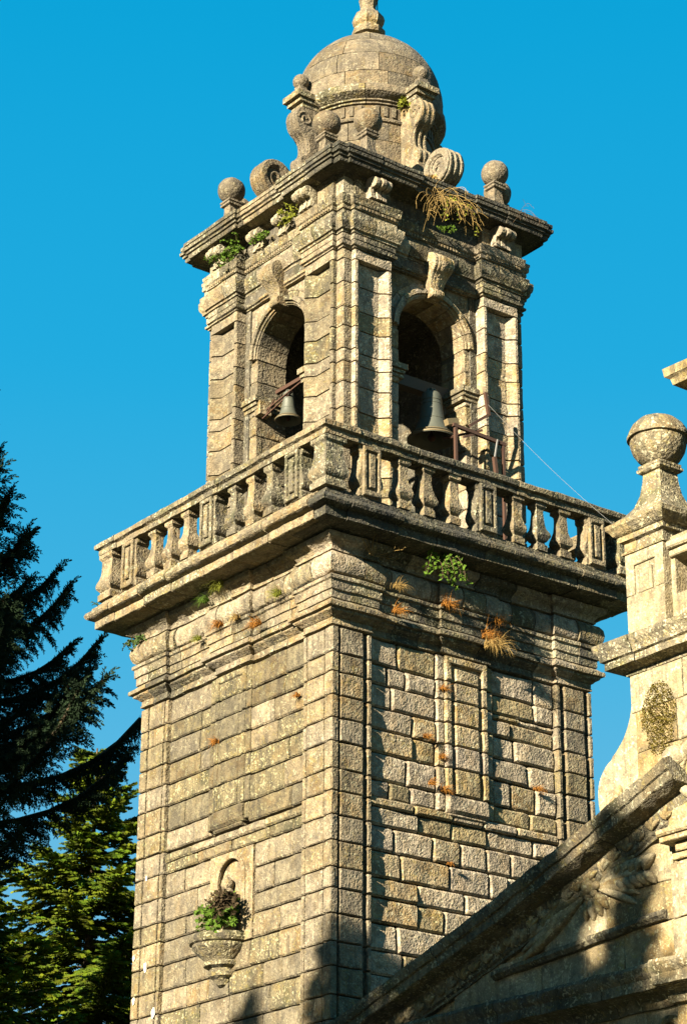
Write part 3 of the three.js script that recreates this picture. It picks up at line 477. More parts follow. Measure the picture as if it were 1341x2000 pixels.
// ---- scrolled buttresses round the drum
for (let k = 0; k < 4; k++) {
  const b = part('scroll_buttress', tower), turn = [0, -Math.PI / 2, Math.PI / 2, Math.PI][k];   // out along +z, -x, +x, -z
  const sh = new THREE.Shape(); sh.moveTo(0.95, 20.45); sh.lineTo(1.62, 20.45); sh.bezierCurveTo(1.55, 20.7, 1.45, 20.95, 1.36, 21.12); sh.bezierCurveTo(1.42, 21.14, 1.43, 21.28, 1.36, 21.32); sh.bezierCurveTo(1.28, 21.36, 1.25, 21.4, 1.25, 21.5); sh.bezierCurveTo(1.25, 21.65, 1.3, 21.72, 1.38, 21.76); sh.bezierCurveTo(1.55, 21.85, 1.54, 22.15, 1.36, 22.2); sh.lineTo(0.95, 22.2); sh.closePath();
  const slab = (shape, a, w, m, name) => { const g = bare(new THREE.ExtrudeGeometry(shape, { depth: w, bevelEnabled: true, bevelSize: 0.012, bevelThickness: 0.012, bevelSegments: 1, curveSegments: 10 })); const p = g.attributes.position; for (let i = 0; i < p.count; i++) p.setXYZ(i, -(p.getZ(i) + a), p.getY(i), p.getX(i)); g.rotateY(turn); g.translate(CX, 0, CZ); return g; };
  const m = k === 0 ? S.buff[3] : S.drum[0];
  place('bracket_body', finish(slab(sh, -0.13, 0.26, m), 0.5, 0.006), m, b);
  const tube = (pts, r, name, mm) => { const g = new THREE.TubeGeometry(new THREE.CatmullRomCurve3(pts), pts.length * 5, r, 6); g.rotateY(turn); g.translate(CX, 0, CZ); return g; };
  // raised ribs down the front edge
  const ribs = []; for (const x of [-0.1, 0, 0.1]) ribs.push(tube([[1.3, 22.21], [1.44, 22.15], [1.5, 21.98], [1.44, 21.82], [1.31, 21.7], [1.265, 21.52], [1.3, 21.38], [1.4, 21.28], [1.4, 21.16], [1.37, 21.08], [1.47, 20.88], [1.6, 20.55]].map(([o, y]) => new THREE.Vector3(x, y, o)), 0.028));
  place('front_rib', finish(joinG(ribs), 0.9), m, b).userData.kind = 'stuff';
  const eyes = []; for (const sx of [-1, 1]) { const sp = []; for (let i = 0; i < 16; i++) { const a = i * 0.6, r = 0.13 * (1 - i / 19); sp.push(new THREE.Vector3(sx * 0.13, 21.98 + Math.sin(a) * r, 1.34 + Math.cos(a) * r)); } eyes.push(tube(sp, 0.03)); }
  place('scroll_eye', finish(joinG(eyes), 0.9), m, b);
  // the great volute lying on the cornice
  const vol = new THREE.Shape(); vol.absarc(1.86, 20.76, 0.285, 0, Math.PI * 2, false); const hole = new THREE.Path(); hole.absarc(1.86, 20.76, 0.2, 0, Math.PI * 2, true); vol.holes.push(hole);
  const disc = new THREE.Shape(); disc.absarc(1.86, 20.76, 0.21, 0, Math.PI * 2, false);
  const vols = [slab(vol, -0.15, 0.3), slab(disc, -0.1, 0.2)];
  for (const sx of [-1, 1]) { const sp = []; for (let i = 0; i < 18; i++) { const a = 1 + i * 0.55, r = 0.2 * (1 - i / 20); sp.push(new THREE.Vector3(sx * 0.11, 20.76 + Math.sin(a) * r, 1.86 + Math.cos(a) * r)); } vols.push(tube(sp, 0.035)); }
  for (const x of [-0.1, 0, 0.1]) { const sp = []; for (let i = 0; i <= 20; i++) { const a = i * Math.PI / 10; sp.push(new THREE.Vector3(x, 20.76 + Math.sin(a) * 0.292, 1.86 + Math.cos(a) * 0.292)); } vols.push(tube(sp, 0.022)); }
  place('volute', finish(joinG(vols), 0.7, 0.006), k === 0 ? S.buff[4] : S.drum[2], b);
  const capg = []; for (const [h, y0, y1, o] of [[0.15, 22.2, 22.27, 1.4], [0.18, 22.275, 22.34, 1.46], [0.21, 22.345, 22.44, 1.52], [0.13, 22.44, 22.49, 1.42]]) capg.push(boxG(-h, h, y0, y1, 0.95, o));
  const cg = joinG(capg); cg.rotateY(turn); cg.translate(CX, 0, CZ); place('capping', finish(cg, 0.4, 0.008), S.moss[2], b);
  const ball = joinG([squareLathe([[0.1, 22.49], [0.1, 22.55], [0.07, 22.58], [0.075, 22.62], [0.01, 22.63]], 0, 1.33), new THREE.SphereGeometry(0.13, 18, 14).translate(0, 22.72, 1.33)]); ball.rotateY(turn); ball.translate(CX, 0, CZ);
  place('small_ball', finish(ball, 0.8, 0.006), S.drum[0], b);
}
// ---------------------------------------------------------------- the church front beside the tower
const church = thing('church_facade', 'granite church front with raking pediment, carved leaf relief and ball pinnacle', 'church');
{
  const OUT = 2.25, gable = part('gable', church);
  const path = [[1.9, 7.2], [2.765, 7.45], [4.2, 7.875], [5.66, 8.32], [7.15, 8.83], [8.62, 9.365]];
  const rakeY = (s) => { let i = 0; while (i < path.length - 2 && s > path[i + 1][0]) i++; const [a, b] = [path[i], path[i + 1]]; return a[1] + (b[1] - a[1]) * (s - a[0]) / (b[0] - a[0]); };
  const core = new THREE.Shape([[2.33, 0], [14, 0], [14, 9.3], [8.6, 9.3], [5.66, 8.28], [2.765, 7.4], [2.33, 7.27]].map((p) => new THREE.Vector2(...p)));
  const cg = new THREE.ExtrudeGeometry(core, { depth: 0.7, bevelEnabled: false }); cg.translate(0, 0, OUT - 0.74);
  lay('wall_core', cg, 'L', S.churchM[1], gable);
  for (let y = 5.2; y < 9.2; y += 0.43) {
    let s = 2.4; while (s < 8.25) {
      let e = s + rr(0.6, 1.05); if (e > 7.95) e = 8.3;
      if (rakeY(s) - 0.12 > y + 0.42) lay('gable_stone', block(s + 0.004, e - 0.004, y + 0.004, y + 0.426, OUT, 0.1, { amp: 0.005, jit: 0.003, r: 0.008 }), 'L', pick(S.churchM), gable);
      s = e;
    }
  }
  // sweep a section [[out, up] ...] along a line in the face
  const sweepLine = (pts, sec, s0, s1, name, m, amp = 0.008, base = OUT) => {
    const n = Math.max(2, Math.round((s1 - s0) / 0.13)), pos = [], idx = [], q = sec.length, yOf = (s) => { let i = 0; while (i < pts.length - 2 && s > pts[i + 1][0]) i++; const [a, b] = [pts[i], pts[i + 1]]; return [a[1] + (b[1] - a[1]) * (s - a[0]) / (b[0] - a[0]), (b[1] - a[1]) / (b[0] - a[0])]; };
    for (let i = 0; i <= n; i++) { const s = s0 + (s1 - s0) * i / n, [y, k] = yOf(s), l = Math.hypot(1, k); for (const [o, u] of sec) pos.push(s - k / l * u, y + u / l, base + o); }
    for (let i = 0; i < n; i++) for (let j = 0; j < q; j++) { const k = (j + 1) % q; idx.push(i * q + j, (i + 1) * q + j, (i + 1) * q + k, i * q + j, (i + 1) * q + k, i * q + k); }
    for (const [x, y, z] of THREE.ShapeUtils.triangulateShape(sec.map((p) => new THREE.Vector2(...p)), [])) { idx.push(x, y, z); idx.push(n * q + x, n * q + z, n * q + y); }
    const g = new THREE.BufferGeometry(); g.setAttribute('position', new THREE.Float32BufferAttribute(pos, 3)); g.setIndex(idx);
    return lay(name, roughen(bare(g), amp), 'L', m, gable, 0.6);
  };
  const rakeSec = [[-0.1, -0.47], [0.03, -0.47], [0.03, -0.44], [0.06, -0.42], [0.075, -0.33], [0.1, -0.24], [0.32, -0.2], [0.33, -0.19], [0.33, -0.095], [0.36, -0.085], [0.385, -0.03], [0.385, 0.03], [0.2, 0.12], [-0.1, 0.15]];
  for (let s = 1.95; s < 8.4;) { let e = Math.min(8.62, s + rr(0.7, 1.0)); if (e > 8.2) e = 8.62; sweepLine(path, rakeSec, s + 0.006, e - 0.006, 'rake_stone', pick([S.dampShade[0], S.dampShade[2], S.dampShade[3], S.moss[1]]), 0.014); s = e; }  // dark set puts the tree shade into the rake stones
  // carved leaves along the bed of the rake
  const leaf = (len, wid, thick) => { const sh = new THREE.SphereGeometry(1, 10, 7); const p = sh.attributes.position; for (let i = 0; i < p.count; i++) { const x = p.getX(i), y = p.getY(i), z = p.getZ(i), t = (x + 1) / 2; p.setXYZ(i, x * len / 2 + len / 2, y * wid / 2 * (0.35 + 1.1 * t * (1.35 - t)) + 0.05 * len * Math.sin(t * 3), z * thick * (0.6 + 0.4 * Math.sin(t * 3)) + (Math.abs(y) < 0.3 ? -thick * 0.15 : 0)); } return sh; };
  for (let s = 2.9; s < 8.4; s += 0.2) {
    const k = 0.34, y = rakeY(s) - 0.33, list = [];
    for (const a of [-0.8, -0.1, 0.6]) { const g = leaf(rr(0.11, 0.17), 0.075, 0.035); g.rotateZ(Math.PI / 2 + a + Math.atan(k) - 0.4); list.push(g); }
    const g = joinG(list); g.translate(s + rr(-0.02, 0.02), y - 0.08, OUT + 0.085); lay('carved_leaf', g, 'L', pick(S.churchM), gable, 1);
  }
  // acanthus relief in the tympanum
  const relief = part('leaf_relief', church), C = [7.05, 8.35];
  const lobes = [];
  for (let i = 0; i < 9; i++) lobes.push([0.62 + i * 0.085, 0.95 - Math.abs(i - 5) * 0.075, 0.17]);
  for (let i = 0; i < 7; i++) lobes.push([-0.42 + i * 0.14, 0.82 - Math.abs(i - 3) * 0.04, 0.15]);
  for (let i = 0; i < 6; i++) lobes.push([Math.PI + 0.1 + i * 0.07, 0.75 + i * 0.13, 0.15]);
  for (const a of [1.6, 1.85, 2.1, 2.5, 2.85]) lobes.push([a, 0.42, 0.16]);
  for (const a of [-1.9, -1.55, -1.2, -0.85]) lobes.push([a, 0.32, 0.14]);
  for (const [a, l, w] of lobes) { const g = leaf(l, w * 0.85, 0.1); g.rotateZ(a); g.translate(C[0] + Math.cos(a) * 0.06, C[1] + Math.sin(a) * 0.06, OUT + 0.01); lay('relief_lobe', g, 'L', pick(S.churchM), relief, 1.2); }
  for (const [a, l] of [[0.98, 1.02], [0.02, 0.86], [3.35, 1.45]]) for (let k = 1; k < 6; k++) for (const s of [-1, 1]) { const t = 0.35 + k * 0.125, g = leaf(0.24, 0.12, 0.09); g.rotateZ(a + s * 0.75); g.translate(C[0] + Math.cos(a) * l * t, C[1] + Math.sin(a) * l * t, OUT + 0.035); lay('relief_leaflet', g, 'L', pick(S.churchM), relief, 1.2); }
  { const list = [new THREE.SphereGeometry(0.09, 12, 9).translate(C[0], C[1], OUT + 0.06)]; for (let k = 0; k < 7; k++) list.push(new THREE.SphereGeometry(0.05, 8, 6).translate(C[0] + Math.cos(k * 0.9) * 0.11, C[1] + Math.sin(k * 0.9) * 0.11, OUT + 0.05)); lay('relief_boss', joinG(list), 'L', S.churchM[1], relief, 1.2); }
  sweepLine([[5.2, 7.62], [8.3, 7.84]], [[-0.05, -0.05], [0.06, -0.04], [0.1, 0.0], [0.09, 0.05], [-0.05, 0.07]], 5.4, 8.2, 'relief_sill', S.dampShade[2], 0.012);
  // horizontal cornice, scroll frieze and string below
  const flat = [[2, 7.2], [9.7, 7.2]], corSec = [[-0.1, -0.34], [0.05, -0.34], [0.07, -0.26], [0.12, -0.22], [0.3, -0.19], [0.3, -0.08], [0.34, -0.04], [0.36, 0.03], [0.34, 0.07], [-0.1, 0.13]];
  for (let s = 2.35; s < 8.2;) { let e = s + rr(0.7, 1.0); if (e > 8.0) e = 8.3; sweepLine(flat, corSec, s + 0.006, e - 0.006, 'cornice_stone', pick(S.dampShade), 0.014); s = e; }  // dark tones here also hold the tree shade
  sweepLine(flat, corSec, 8.31, 9.7, 'cornice_stone', S.moss[2], 0.014, OUT + 0.09);
  for (let s = 2.7; s < 8.3; s += 0.42) {
    const pts = []; for (let i = 0; i < 22; i++) { const a = i * 0.45 * (Math.round(s / 0.42) % 2 ? 1 : -1), r = 0.2 * (1 - i / 26); pts.push(new THREE.Vector3(s + Math.cos(a) * r, 6.56 + Math.sin(a) * r, OUT + 0.02 + i * 0.002)); }
    lay('frieze_scroll', joinG([new THREE.TubeGeometry(new THREE.CatmullRomCurve3(pts), 44, 0.042, 6), new THREE.SphereGeometry(0.06, 10, 8).translate(s, 6.56, OUT + 0.04)]), 'L', pick(S.churchM), gable, 1);
  }
  sweepLine([[2, 6.2], [9.7, 6.2]], [[-0.05, -0.05], [0.08, -0.04], [0.12, 0.0], [0.12, 0.05], [-0.05, 0.09]], 2.4, 8.3, 'string_stone', S.moss[1], 0.01);
  // pilaster, ledge and scroll that close the pediment
  const pil = part('end_pilaster', church);
  for (const [y0, y1] of [[6.3, 6.9], [7.3, 7.75], [7.76, 8.36], [8.68, 9.1], [9.11, 9.55]]) lay('pilaster_stone', block(8.33, 9.7, y0, y1, 2.32, 0.2, { r: 0.01, amp: 0.006 }), 'L', pick(S.churchM), pil);
  lay('ledge', joinG([block(8.4, 9.7, 8.37, 8.44, 2.36, 0.3, { r: 0.01 }), block(8.5, 9.7, 8.445, 8.53, 2.4, 0.3, { r: 0.012 }), block(8.36, 9.7, 8.535, 8.6, 2.5, 0.4, { r: 0.012 }), block(8.34, 9.7, 8.605, 8.68, 2.54, 0.4, { r: 0.02 })]), 'L', S.churchM[1], pil);
  lay('scroll', joinG([new THREE.SphereGeometry(0.14, 14, 10).translate(8.52, 9.47, 2.36), new THREE.TorusGeometry(0.3, 0.07, 8, 24).translate(8.86, 9.3, 2.33), new THREE.TorusGeometry(0.16, 0.06, 8, 20).translate(8.9, 8.85, 2.33)]), 'L', S.churchM[0], pil, 1);
  // upper stage with its swept volute edge
  const up = part('upper_stage', church);
  const vs = new THREE.Shape(); vs.moveTo(8.1, 9.0); vs.lineTo(7.3, 9.0); vs.bezierCurveTo(7.14, 9.3, 7.2, 9.62, 7.45, 9.72); vs.lineTo(7.47, 9.76); vs.bezierCurveTo(7.7, 9.9, 7.78, 10.1, 7.81, 10.3); vs.lineTo(8.1, 10.3); vs.closePath();
  const vg = new THREE.ExtrudeGeometry(vs, { depth: 0.42, bevelEnabled: true, bevelSize: 0.012, bevelThickness: 0.012, bevelSegments: 1, curveSegments: 14 }); vg.translate(0, 0, 1.84);
  lay('volute', roughen(bare(vg), 0.005), 'L', S.churchM[0], up, 0.5);
  lay('wall_core', boxG(7.83, 10.4, 9.0, 10.6, 1.5, 2.2), 'L', S.churchM[1], up);
  for (const [a, b, y0, y1] of [[7.81, 8.62, 10.17, 10.6], [8.63, 9.6, 10.17, 10.6], [7.87, 8.5, 9.7, 10.16], [8.51, 9.6, 9.7, 10.16], [7.87, 8.7, 9.2, 9.69], [8.71, 9.6, 9.2, 9.69]]) lay('wall_stone', block(a + 0.003, b - 0.003, y0, y1, 2.29, 0.12, { r: 0.008, amp: 0.006 }), 'L', pick(S.churchM), up);
  const rect = (x0, x1, z0, z1) => [[x0, z1], [x1, z1], [x1, z0], [x0, z0]];
  mouldedRing('cornice_stone', up, rect(-2.27, -1.5, 7.81, 10.4), [[-0.02, 10.58], [0.03, 10.6], [0.03, 10.65], [0.2, 10.68], [0.2, 10.76], [0.235, 10.775], [0.25, 10.85], [0.29, 10.89], [0.3, 10.92], [0.3, 10.96], [0.1, 11.04]], { mats: [S.churchM[3], S.moss[0], S.moss[2]], len: 0.95, amp: 0.008, back: 0.3 });
  place('cornice_top', finish(boxG(-2.2, -1.55, 10.9, 11.06, 7.9, 10.3)), S.churchM[3], up);
  // pedestal and ball pinnacle
  const pin = part('pinnacle', church), X = -2.0, Z = 8.15;
  for (const [y0, y1] of [[11.0, 11.52], [11.525, 12.02]]) {
    const list = [boxG(X - 0.3, X + 0.3, y0, y1, Z - 0.3, Z + 0.3)];
    if (y1 > 12) { const f = (a, b, c, d) => { const g = block(a, b, c, d, 2.325, 0.05, { r: 0.006, amp: 0.003 }); g.applyMatrix4(FACE.L); list.push(g); }; f(Z - 0.3, Z - 0.17, y0, y1); f(Z + 0.17, Z + 0.3, y0, y1); f(Z - 0.17, Z + 0.17, 11.88, y1); f(Z - 0.12, Z + 0.12, y0, 11.8); }
    else { const g = block(Z - 0.3, Z + 0.3, y0, y1, 2.325, 0.05, { r: 0.008, amp: 0.004 }); g.applyMatrix4(FACE.L); list.push(g); }
    place('pedestal_stone', finish(joinG(list), 0.5, 0.004), S.churchM[y1 > 12 ? 0 : 2], pin);
  }
  mouldedRing('pedestal_cap', pin, rect(X - 0.31, X + 0.31, Z - 0.31, Z + 0.31), [[-0.02, 12.025], [0.025, 12.03], [0.025, 12.06], [0, 12.07], [0, 12.17], [0.045, 12.19], [0.05, 12.25], [0.09, 12.27], [0.12, 12.32], [0.15, 12.35], [0.155, 12.4], [0.05, 12.44]], { mats: [S.churchM[3], S.moss[2]], len: 5, amp: 0.005, back: 0.25, gap: 0.0005 });
  place('neck', finish(squareLathe([[0.38, 12.4], [0.375, 12.46], [0.3, 12.52], [0.22, 12.62], [0.17, 12.76], [0.145, 12.92], [0.14, 13.02], [0.17, 13.03], [0.19, 13.05], [0.19, 13.08], [0.16, 13.09], [0.175, 13.1], [0.175, 13.13], [0.05, 13.14]], X, Z), 0.5, 0.006), S.moss[2], pin);
  place('ball', finish(new THREE.LatheGeometry([[0.0, -0.32], [0.09, -0.315], [0.18, -0.27], [0.25, -0.21], [0.3, -0.12], [0.325, -0.03], [0.328, 0.035], [0.36, 0.04], [0.362, 0.07], [0.335, 0.13], [0.3, 0.2], [0.22, 0.28], [0.12, 0.325], [0, 0.34]].map(([r, y]) => new THREE.Vector2(r, y)), 36).translate(X, 13.42, Z), 0.5, 0.008), S.moss[2], pin);
  // attic behind the pinnacle
  const att = part('attic', church);
  lay('attic_body', joinG([boxG(8.3, 8.52, 10.9, 12.0, 1.2, 2.2), boxG(8.3, 9.6, 11.9, 12.1, 1.201, 2.199), boxG(8.3, 9.6, 10.9, 11.4, 1.202, 2.201), boxG(8.4, 9.6, 11, 12, 1.0, 1.8)]), 'L', S.churchM[2], att);
  lay('attic_lintel', joinG([block(8.47, 9.6, 11.84, 11.92, 2.25, 0.2, { r: 0.012 }), block(8.47, 9.6, 11.925, 12.02, 2.3, 0.25, { r: 0.02 })]), 'L', S.churchM[0], att);
  lay('attic_tower', boxG(8.98, 11, 11, 13.85, 1.0, 2.05), 'L', S.churchM[1], att);
  mouldedRing('attic_cornice', att, rect(-2.05, -1.0, 8.98, 11), [[-0.02, 13.62], [0.05, 13.64], [0.06, 13.72], [0.13, 13.75], [0.14, 13.82], [0.26, 13.85], [0.27, 13.93], [0.32, 13.96], [0.33, 14.06], [0.28, 14.08], [0.1, 14.2]], { mats: S.churchM, len: 0.8, amp: 0.014 });
}
// ---------------------------------------------------------------- bells and ironwork
function bell(name, label, pos, r, h) {
  const b = thing(name, label, 'bell', pos, 'bells of the belfry');
  const prof = [[1.0, 0], [0.97, 0.025], [0.85, 0.08], [0.71, 0.17], [0.59, 0.31], [0.51, 0.48], [0.46, 0.66], [0.43, 0.82], [0.42, 0.9], [0.37, 0.96], [0.28, 0.99], [0.02, 1.0]];
  const inner = [[0.02, 0.93], [0.32, 0.9], [0.38, 0.7], [0.45, 0.45], [0.6, 0.2], [0.84, 0.05], [0.93, 0.005]];
  place('bell_body', finish(new THREE.LatheGeometry([...inner.slice().map(([a, y]) => [a, y]), ...prof].map(([a, y]) => new THREE.Vector2(a * r, y * h)), 40), 0.5), M.bronze, b);
  place('bell_lip', finish(joinG([new THREE.TorusGeometry(r * 0.965, r * 0.045, 8, 44).rotateX(Math.PI / 2).translate(0, h * 0.03, 0), new THREE.TorusGeometry(r * 0.87, r * 0.02, 6, 40).rotateX(Math.PI / 2).translate(0, h * 0.1, 0)]), 1), M.bronzeLip, b);
  place('band', finish(joinG([new THREE.TorusGeometry(r * 0.545, r * 0.02, 6, 36).rotateX(Math.PI / 2).translate(0, h * 0.4, 0), new THREE.TorusGeometry(r * 0.435, r * 0.025, 6, 36).rotateX(Math.PI / 2).translate(0, h * 0.8, 0), new THREE.TorusGeometry(r * 0.45, r * 0.015, 6, 36).rotateX(Math.PI / 2).translate(0, h * 0.72, 0)]), 1), M.bronze, b);
  place('crown', finish(joinG([0, 1, 2].map((k) => new THREE.TorusGeometry(r * 0.2, r * 0.06, 6, 16, Math.PI).rotateY(k * 1.05).translate(0, h * 0.98, 0))), 1), M.bronze, b);
  place('clapper', finish(joinG([new THREE.CylinderGeometry(0.015, 0.02, h * 0.85, 6).translate(0, h * 0.45, 0), new THREE.SphereGeometry(r * 0.16, 10, 8).translate(0, h * 0.06, 0)]), 1), M.rust, b);
  return b;
}
const bigBell = bell('bell', 'large green-bronze bell hanging in the shaded arch', [0.19, 16.5, 1.36], 0.36, 0.78);
place('headstock', finish(boxG(-0.8, 0.45, 0.84, 1.02, -0.3, -0.14), 0.5, 0.005), M.wood, bigBell);
const smallBell = bell('bell', 'small bronze bell hanging in the sunlit arch', [-1.34, 16.92, -0.1], 0.2, 0.47);
place('headstock', finish(boxG(-0.03, 0.03, 0.54, 0.6, -0.3, 0.75), 0.5, 0.005), M.rust, smallBell);
const rod = (a, b, w = 0.03, d) => { const A = new THREE.Vector3(...a), B = new THREE.Vector3(...b), g = new THREE.BoxGeometry(w, A.distanceTo(B), d ?? w); g.applyQuaternion(new THREE.Quaternion().setFromUnitVectors(new THREE.Vector3(0, 1, 0), B.clone().sub(A).normalize())); g.translate((A.x + B.x) / 2, (A.y + B.y) / 2, (A.z + B.z) / 2); return g; };
{
  const f = thing('bell_striker', 'rusty iron striker frame standing before the large bell', 'striker', [0.6, 14.55, 1.95]);
  const put = (name, a, b, w, m = M.rust) => place(name, finish(rod([a[0] - 0.6, a[1] - 14.55, a[2] - 1.95], [b[0] - 0.6, b[1] - 14.55, b[2] - 1.95], w)), m, f);
  put('post', [0.15, 14.55, 1.95], [0.15, 16.55, 1.95], 0.042); put('post', [1.05, 14.55, 1.95], [1.05, 16.46, 1.95], 0.042);
  put('beam', [0.1, 16.52, 1.95], [1.1, 16.47, 1.95], 0.05); put('strut', [0.2, 16.45, 1.6], [0.62, 16.56, 2.0], 0.03);
  put('lever', [0.4, 16.58, 1.97], [0.77, 16.86, 1.97], 0.04); put('lever', [0.77, 16.84, 1.97], [0.71, 17.2, 1.97], 0.045);
  put('strut', [0.3, 16.38, 1.95], [0.55, 16.5, 1.95], 0.03); put('hammer', [0.02, 16.55, 1.9], [0.22, 16.62, 1.9], 0.09, M.bronzeLip);
  put('pull_rod', [0.92, 16.5, 1.98], [0.86, 16.2, 1.98], 0.018, M.wire); put('counterweight', [0.88, 15.95, 1.98], [0.85, 16.2, 1.98], 0.05);
  const g = thing('bell_bracket', 'rusty iron bracket holding the small bell', 'bracket', [-1.5, 17.3, -0.4]);
  const put2 = (name, a, b, w) => place(name, finish(rod([a[0] + 1.5, a[1] - 17.3, a[2] + 0.4], [b[0] + 1.5, b[1] - 17.3, b[2] + 0.4], w)), M.rust, g);
  put2('bar', [-1.5, 17.15, -0.58], [-1.36, 17.46, 0.5], 0.022); put2('bar', [-1.52, 17.05, -0.5], [-1.38, 17.33, 0.05], 0.02); put2('stay', [-1.5, 17.08, -0.45], [-1.45, 17.32, -0.3], 0.018);
  place('bracket_stone', finish(boxG(-0.1, 0.1, -0.2, 0.02, -0.19, -0.05), 0.5, 0.01), S.buff[3], g);
  const pts = []; for (let i = 0; i <= 30; i++) { const t = i / 30; pts.push(new THREE.Vector3(0.74 + (-2.05 - 0.74) * t, 17.0 + (12.2 - 17.0) * t - 0.08 * Math.sin(Math.PI * t), 2.0 + (7.84 - 2.0) * t)); }
  tag(place('cable', new THREE.TubeGeometry(new THREE.CatmullRomCurve3(pts), 40, 0.002, 5), M.wire, scene), 'thin pale cable running from the belfry down to the pinnacle', 'cable');
}
// ---------------------------------------------------------------- plants on the stonework
function leafMat(r, g, b, tr = 0.25) { const m = new THREE.MeshPhysicalMaterial({ side: THREE.DoubleSide, roughness: 0.9, specularIntensity: 0.2, transmission: tr, thickness: 0 }); m.color.setRGB(r, g, b); return m; }
const P = { dry: leafMat(0.24, 0.1, 0.016, 0.15), straw: leafMat(0.26, 0.17, 0.055, 0.15), green: leafMat(0.055, 0.1, 0.008), lime: leafMat(0.13, 0.14, 0.012), deep: leafMat(0.04, 0.07, 0.015), twig: leafMat(0.07, 0.045, 0.025, 0), brown: leafMat(0.035, 0.024, 0.012, 0.05) };
const OUTV = { L: new THREE.Vector3(-1, 0, 0), R: new THREE.Vector3(0, 0, 1) };
function ribbon(pos, idx, p, dir, len, w, droop, seg = 4) {
  const d = dir.clone().normalize(), side = new THREE.Vector3(rr(-1, 1), rr(-0.4, 0.4), rr(-1, 1)).cross(d).normalize().multiplyScalar(w), q = p.clone(), b0 = pos.length / 3;
  for (let i = 0; i <= seg; i++) { const k = 1 - i / seg * 0.9; pos.push(q.x - side.x * k, q.y - side.y * k, q.z - side.z * k, q.x + side.x * k, q.y + side.y * k, q.z + side.z * k); q.addScaledVector(d, len / seg); d.y -= droop / seg; d.normalize(); }
  for (let i = 0; i < seg; i++) { const a = b0 + i * 2; idx.push(a, a + 1, a + 3, a, a + 3, a + 2); }
  return q;
}
const geoOf = (pos, idx) => { const g = new THREE.BufferGeometry(); g.setAttribute('position', new THREE.Float32BufferAttribute(pos, 3)); g.setIndex(idx); g.computeVertexNormals(); return g; };
function tuft(label, face, p, size, m, n, group, name = 'grass_tuft') {
  const out = OUTV[face], pos = [], idx = [], along = face === 'L' ? new THREE.Vector3(0, 0, 1) : new THREE.Vector3(1, 0, 0);
  for (let i = 0; i < n * 2; i++) ribbon(pos, idx, new THREE.Vector3().addScaledVector(along, rr(-0.35, 0.35) * size), out.clone().multiplyScalar(rr(0.25, 0.8)).addScaledVector(along, rr(-0.45, 0.45)).add(new THREE.Vector3(0, rr(0.2, 1.2), 0)), size * rr(0.6, 1.5), 0.0045, rr(1.5, 4.2), 5);
  const w = face === 'L' ? [-p[2], p[1], p[0]] : [p[0], p[1], p[2]], o = place(numbered(name), geoOf(pos, idx), m, scene); o.position.set(...w);
  return tag(o, label, 'plant', group);
}
function leafy(label, face, p, size, h, m, n, o = {}) {       // stems with small leaves, hanging or bushy
  const t = thing(o.name ?? 'leafy_plant', label, 'plant', face === 'L' ? [-p[2], p[1], p[0]] : [p[0], p[1], p[2]], o.group), out = OUTV[face], along = face === 'L' ? new THREE.Vector3(0, 0, 1) : new THREE.Vector3(1, 0, 0);
  const tubes = [], lp = [], li = []; const line = (pts, w) => tubes.push(new THREE.TubeGeometry(new THREE.CatmullRomCurve3(pts), pts.length * 2, w, 3));
  for (let k = 0; k < n; k++) {
    const dir = out.clone().multiplyScalar(rr(0.2, 0.8)).addScaledVector(along, rr(-0.8, 0.8)).add(new THREE.Vector3(0, rr(-0.3, 1) * (o.up ?? 0.6), 0)).normalize(), len = h * rr(0.5, 1);
    let q = new THREE.Vector3().addScaledVector(along, rr(-0.5, 0.5) * size).addScaledVector(out, rr(0, 0.05)), d = dir.clone(); const steps = 9, pts = [q.clone()];
    for (let i = 0; i < steps; i++) {
      q.addScaledVector(d, len / steps); pts.push(q.clone()); d.y -= (o.droop ?? 1.6) / steps; d.x += rr(-0.2, 0.2); d.z += rr(-0.2, 0.2); d.normalize();
      if (o.bare) { if (rnd() < 0.35) { const t2 = d.clone().add(new THREE.Vector3(rr(-1, 1), rr(-0.5, 0.8), rr(-1, 1))).normalize(), k = len * rr(0.12, 0.3); line([q.clone(), q.clone().addScaledVector(t2, k * 0.5), q.clone().addScaledVector(t2, k).add(new THREE.Vector3(0, -k * 0.2, 0))], 0.0022); } continue; }
      for (let l = 0; l < 3; l++) { const b0 = lp.length / 3, ld = new THREE.Vector3(rr(-1, 1), rr(-0.6, 0.8), rr(-1, 1)).normalize(), s = new THREE.Vector3(rr(-1, 1), rr(-1, 1), rr(-1, 1)).cross(ld).normalize(), L = (o.leaf ?? 0.045) * rr(0.7, 1.3), a = q.clone(), c = q.clone().addScaledVector(ld, L), mid = q.clone().addScaledVector(ld, L * 0.45); lp.push(a.x, a.y, a.z, mid.x + s.x * L * 0.32, mid.y + s.y * L * 0.32, mid.z + s.z * L * 0.32, c.x, c.y, c.z, mid.x - s.x * L * 0.32, mid.y - s.y * L * 0.32, mid.z - s.z * L * 0.32); li.push(b0, b0 + 1, b0 + 2, b0, b0 + 2, b0 + 3); }
    }
    line(pts, o.bare ? 0.0028 : 0.004);
  }
  place('stems', mergeGeometries(tubes), o.stem ?? P.twig, t).userData.kind = 'stuff'; if (!o.bare) { const l = place('leaves', geoOf(lp, li), m, t); l.userData.kind = 'stuff'; }
  return t;
}
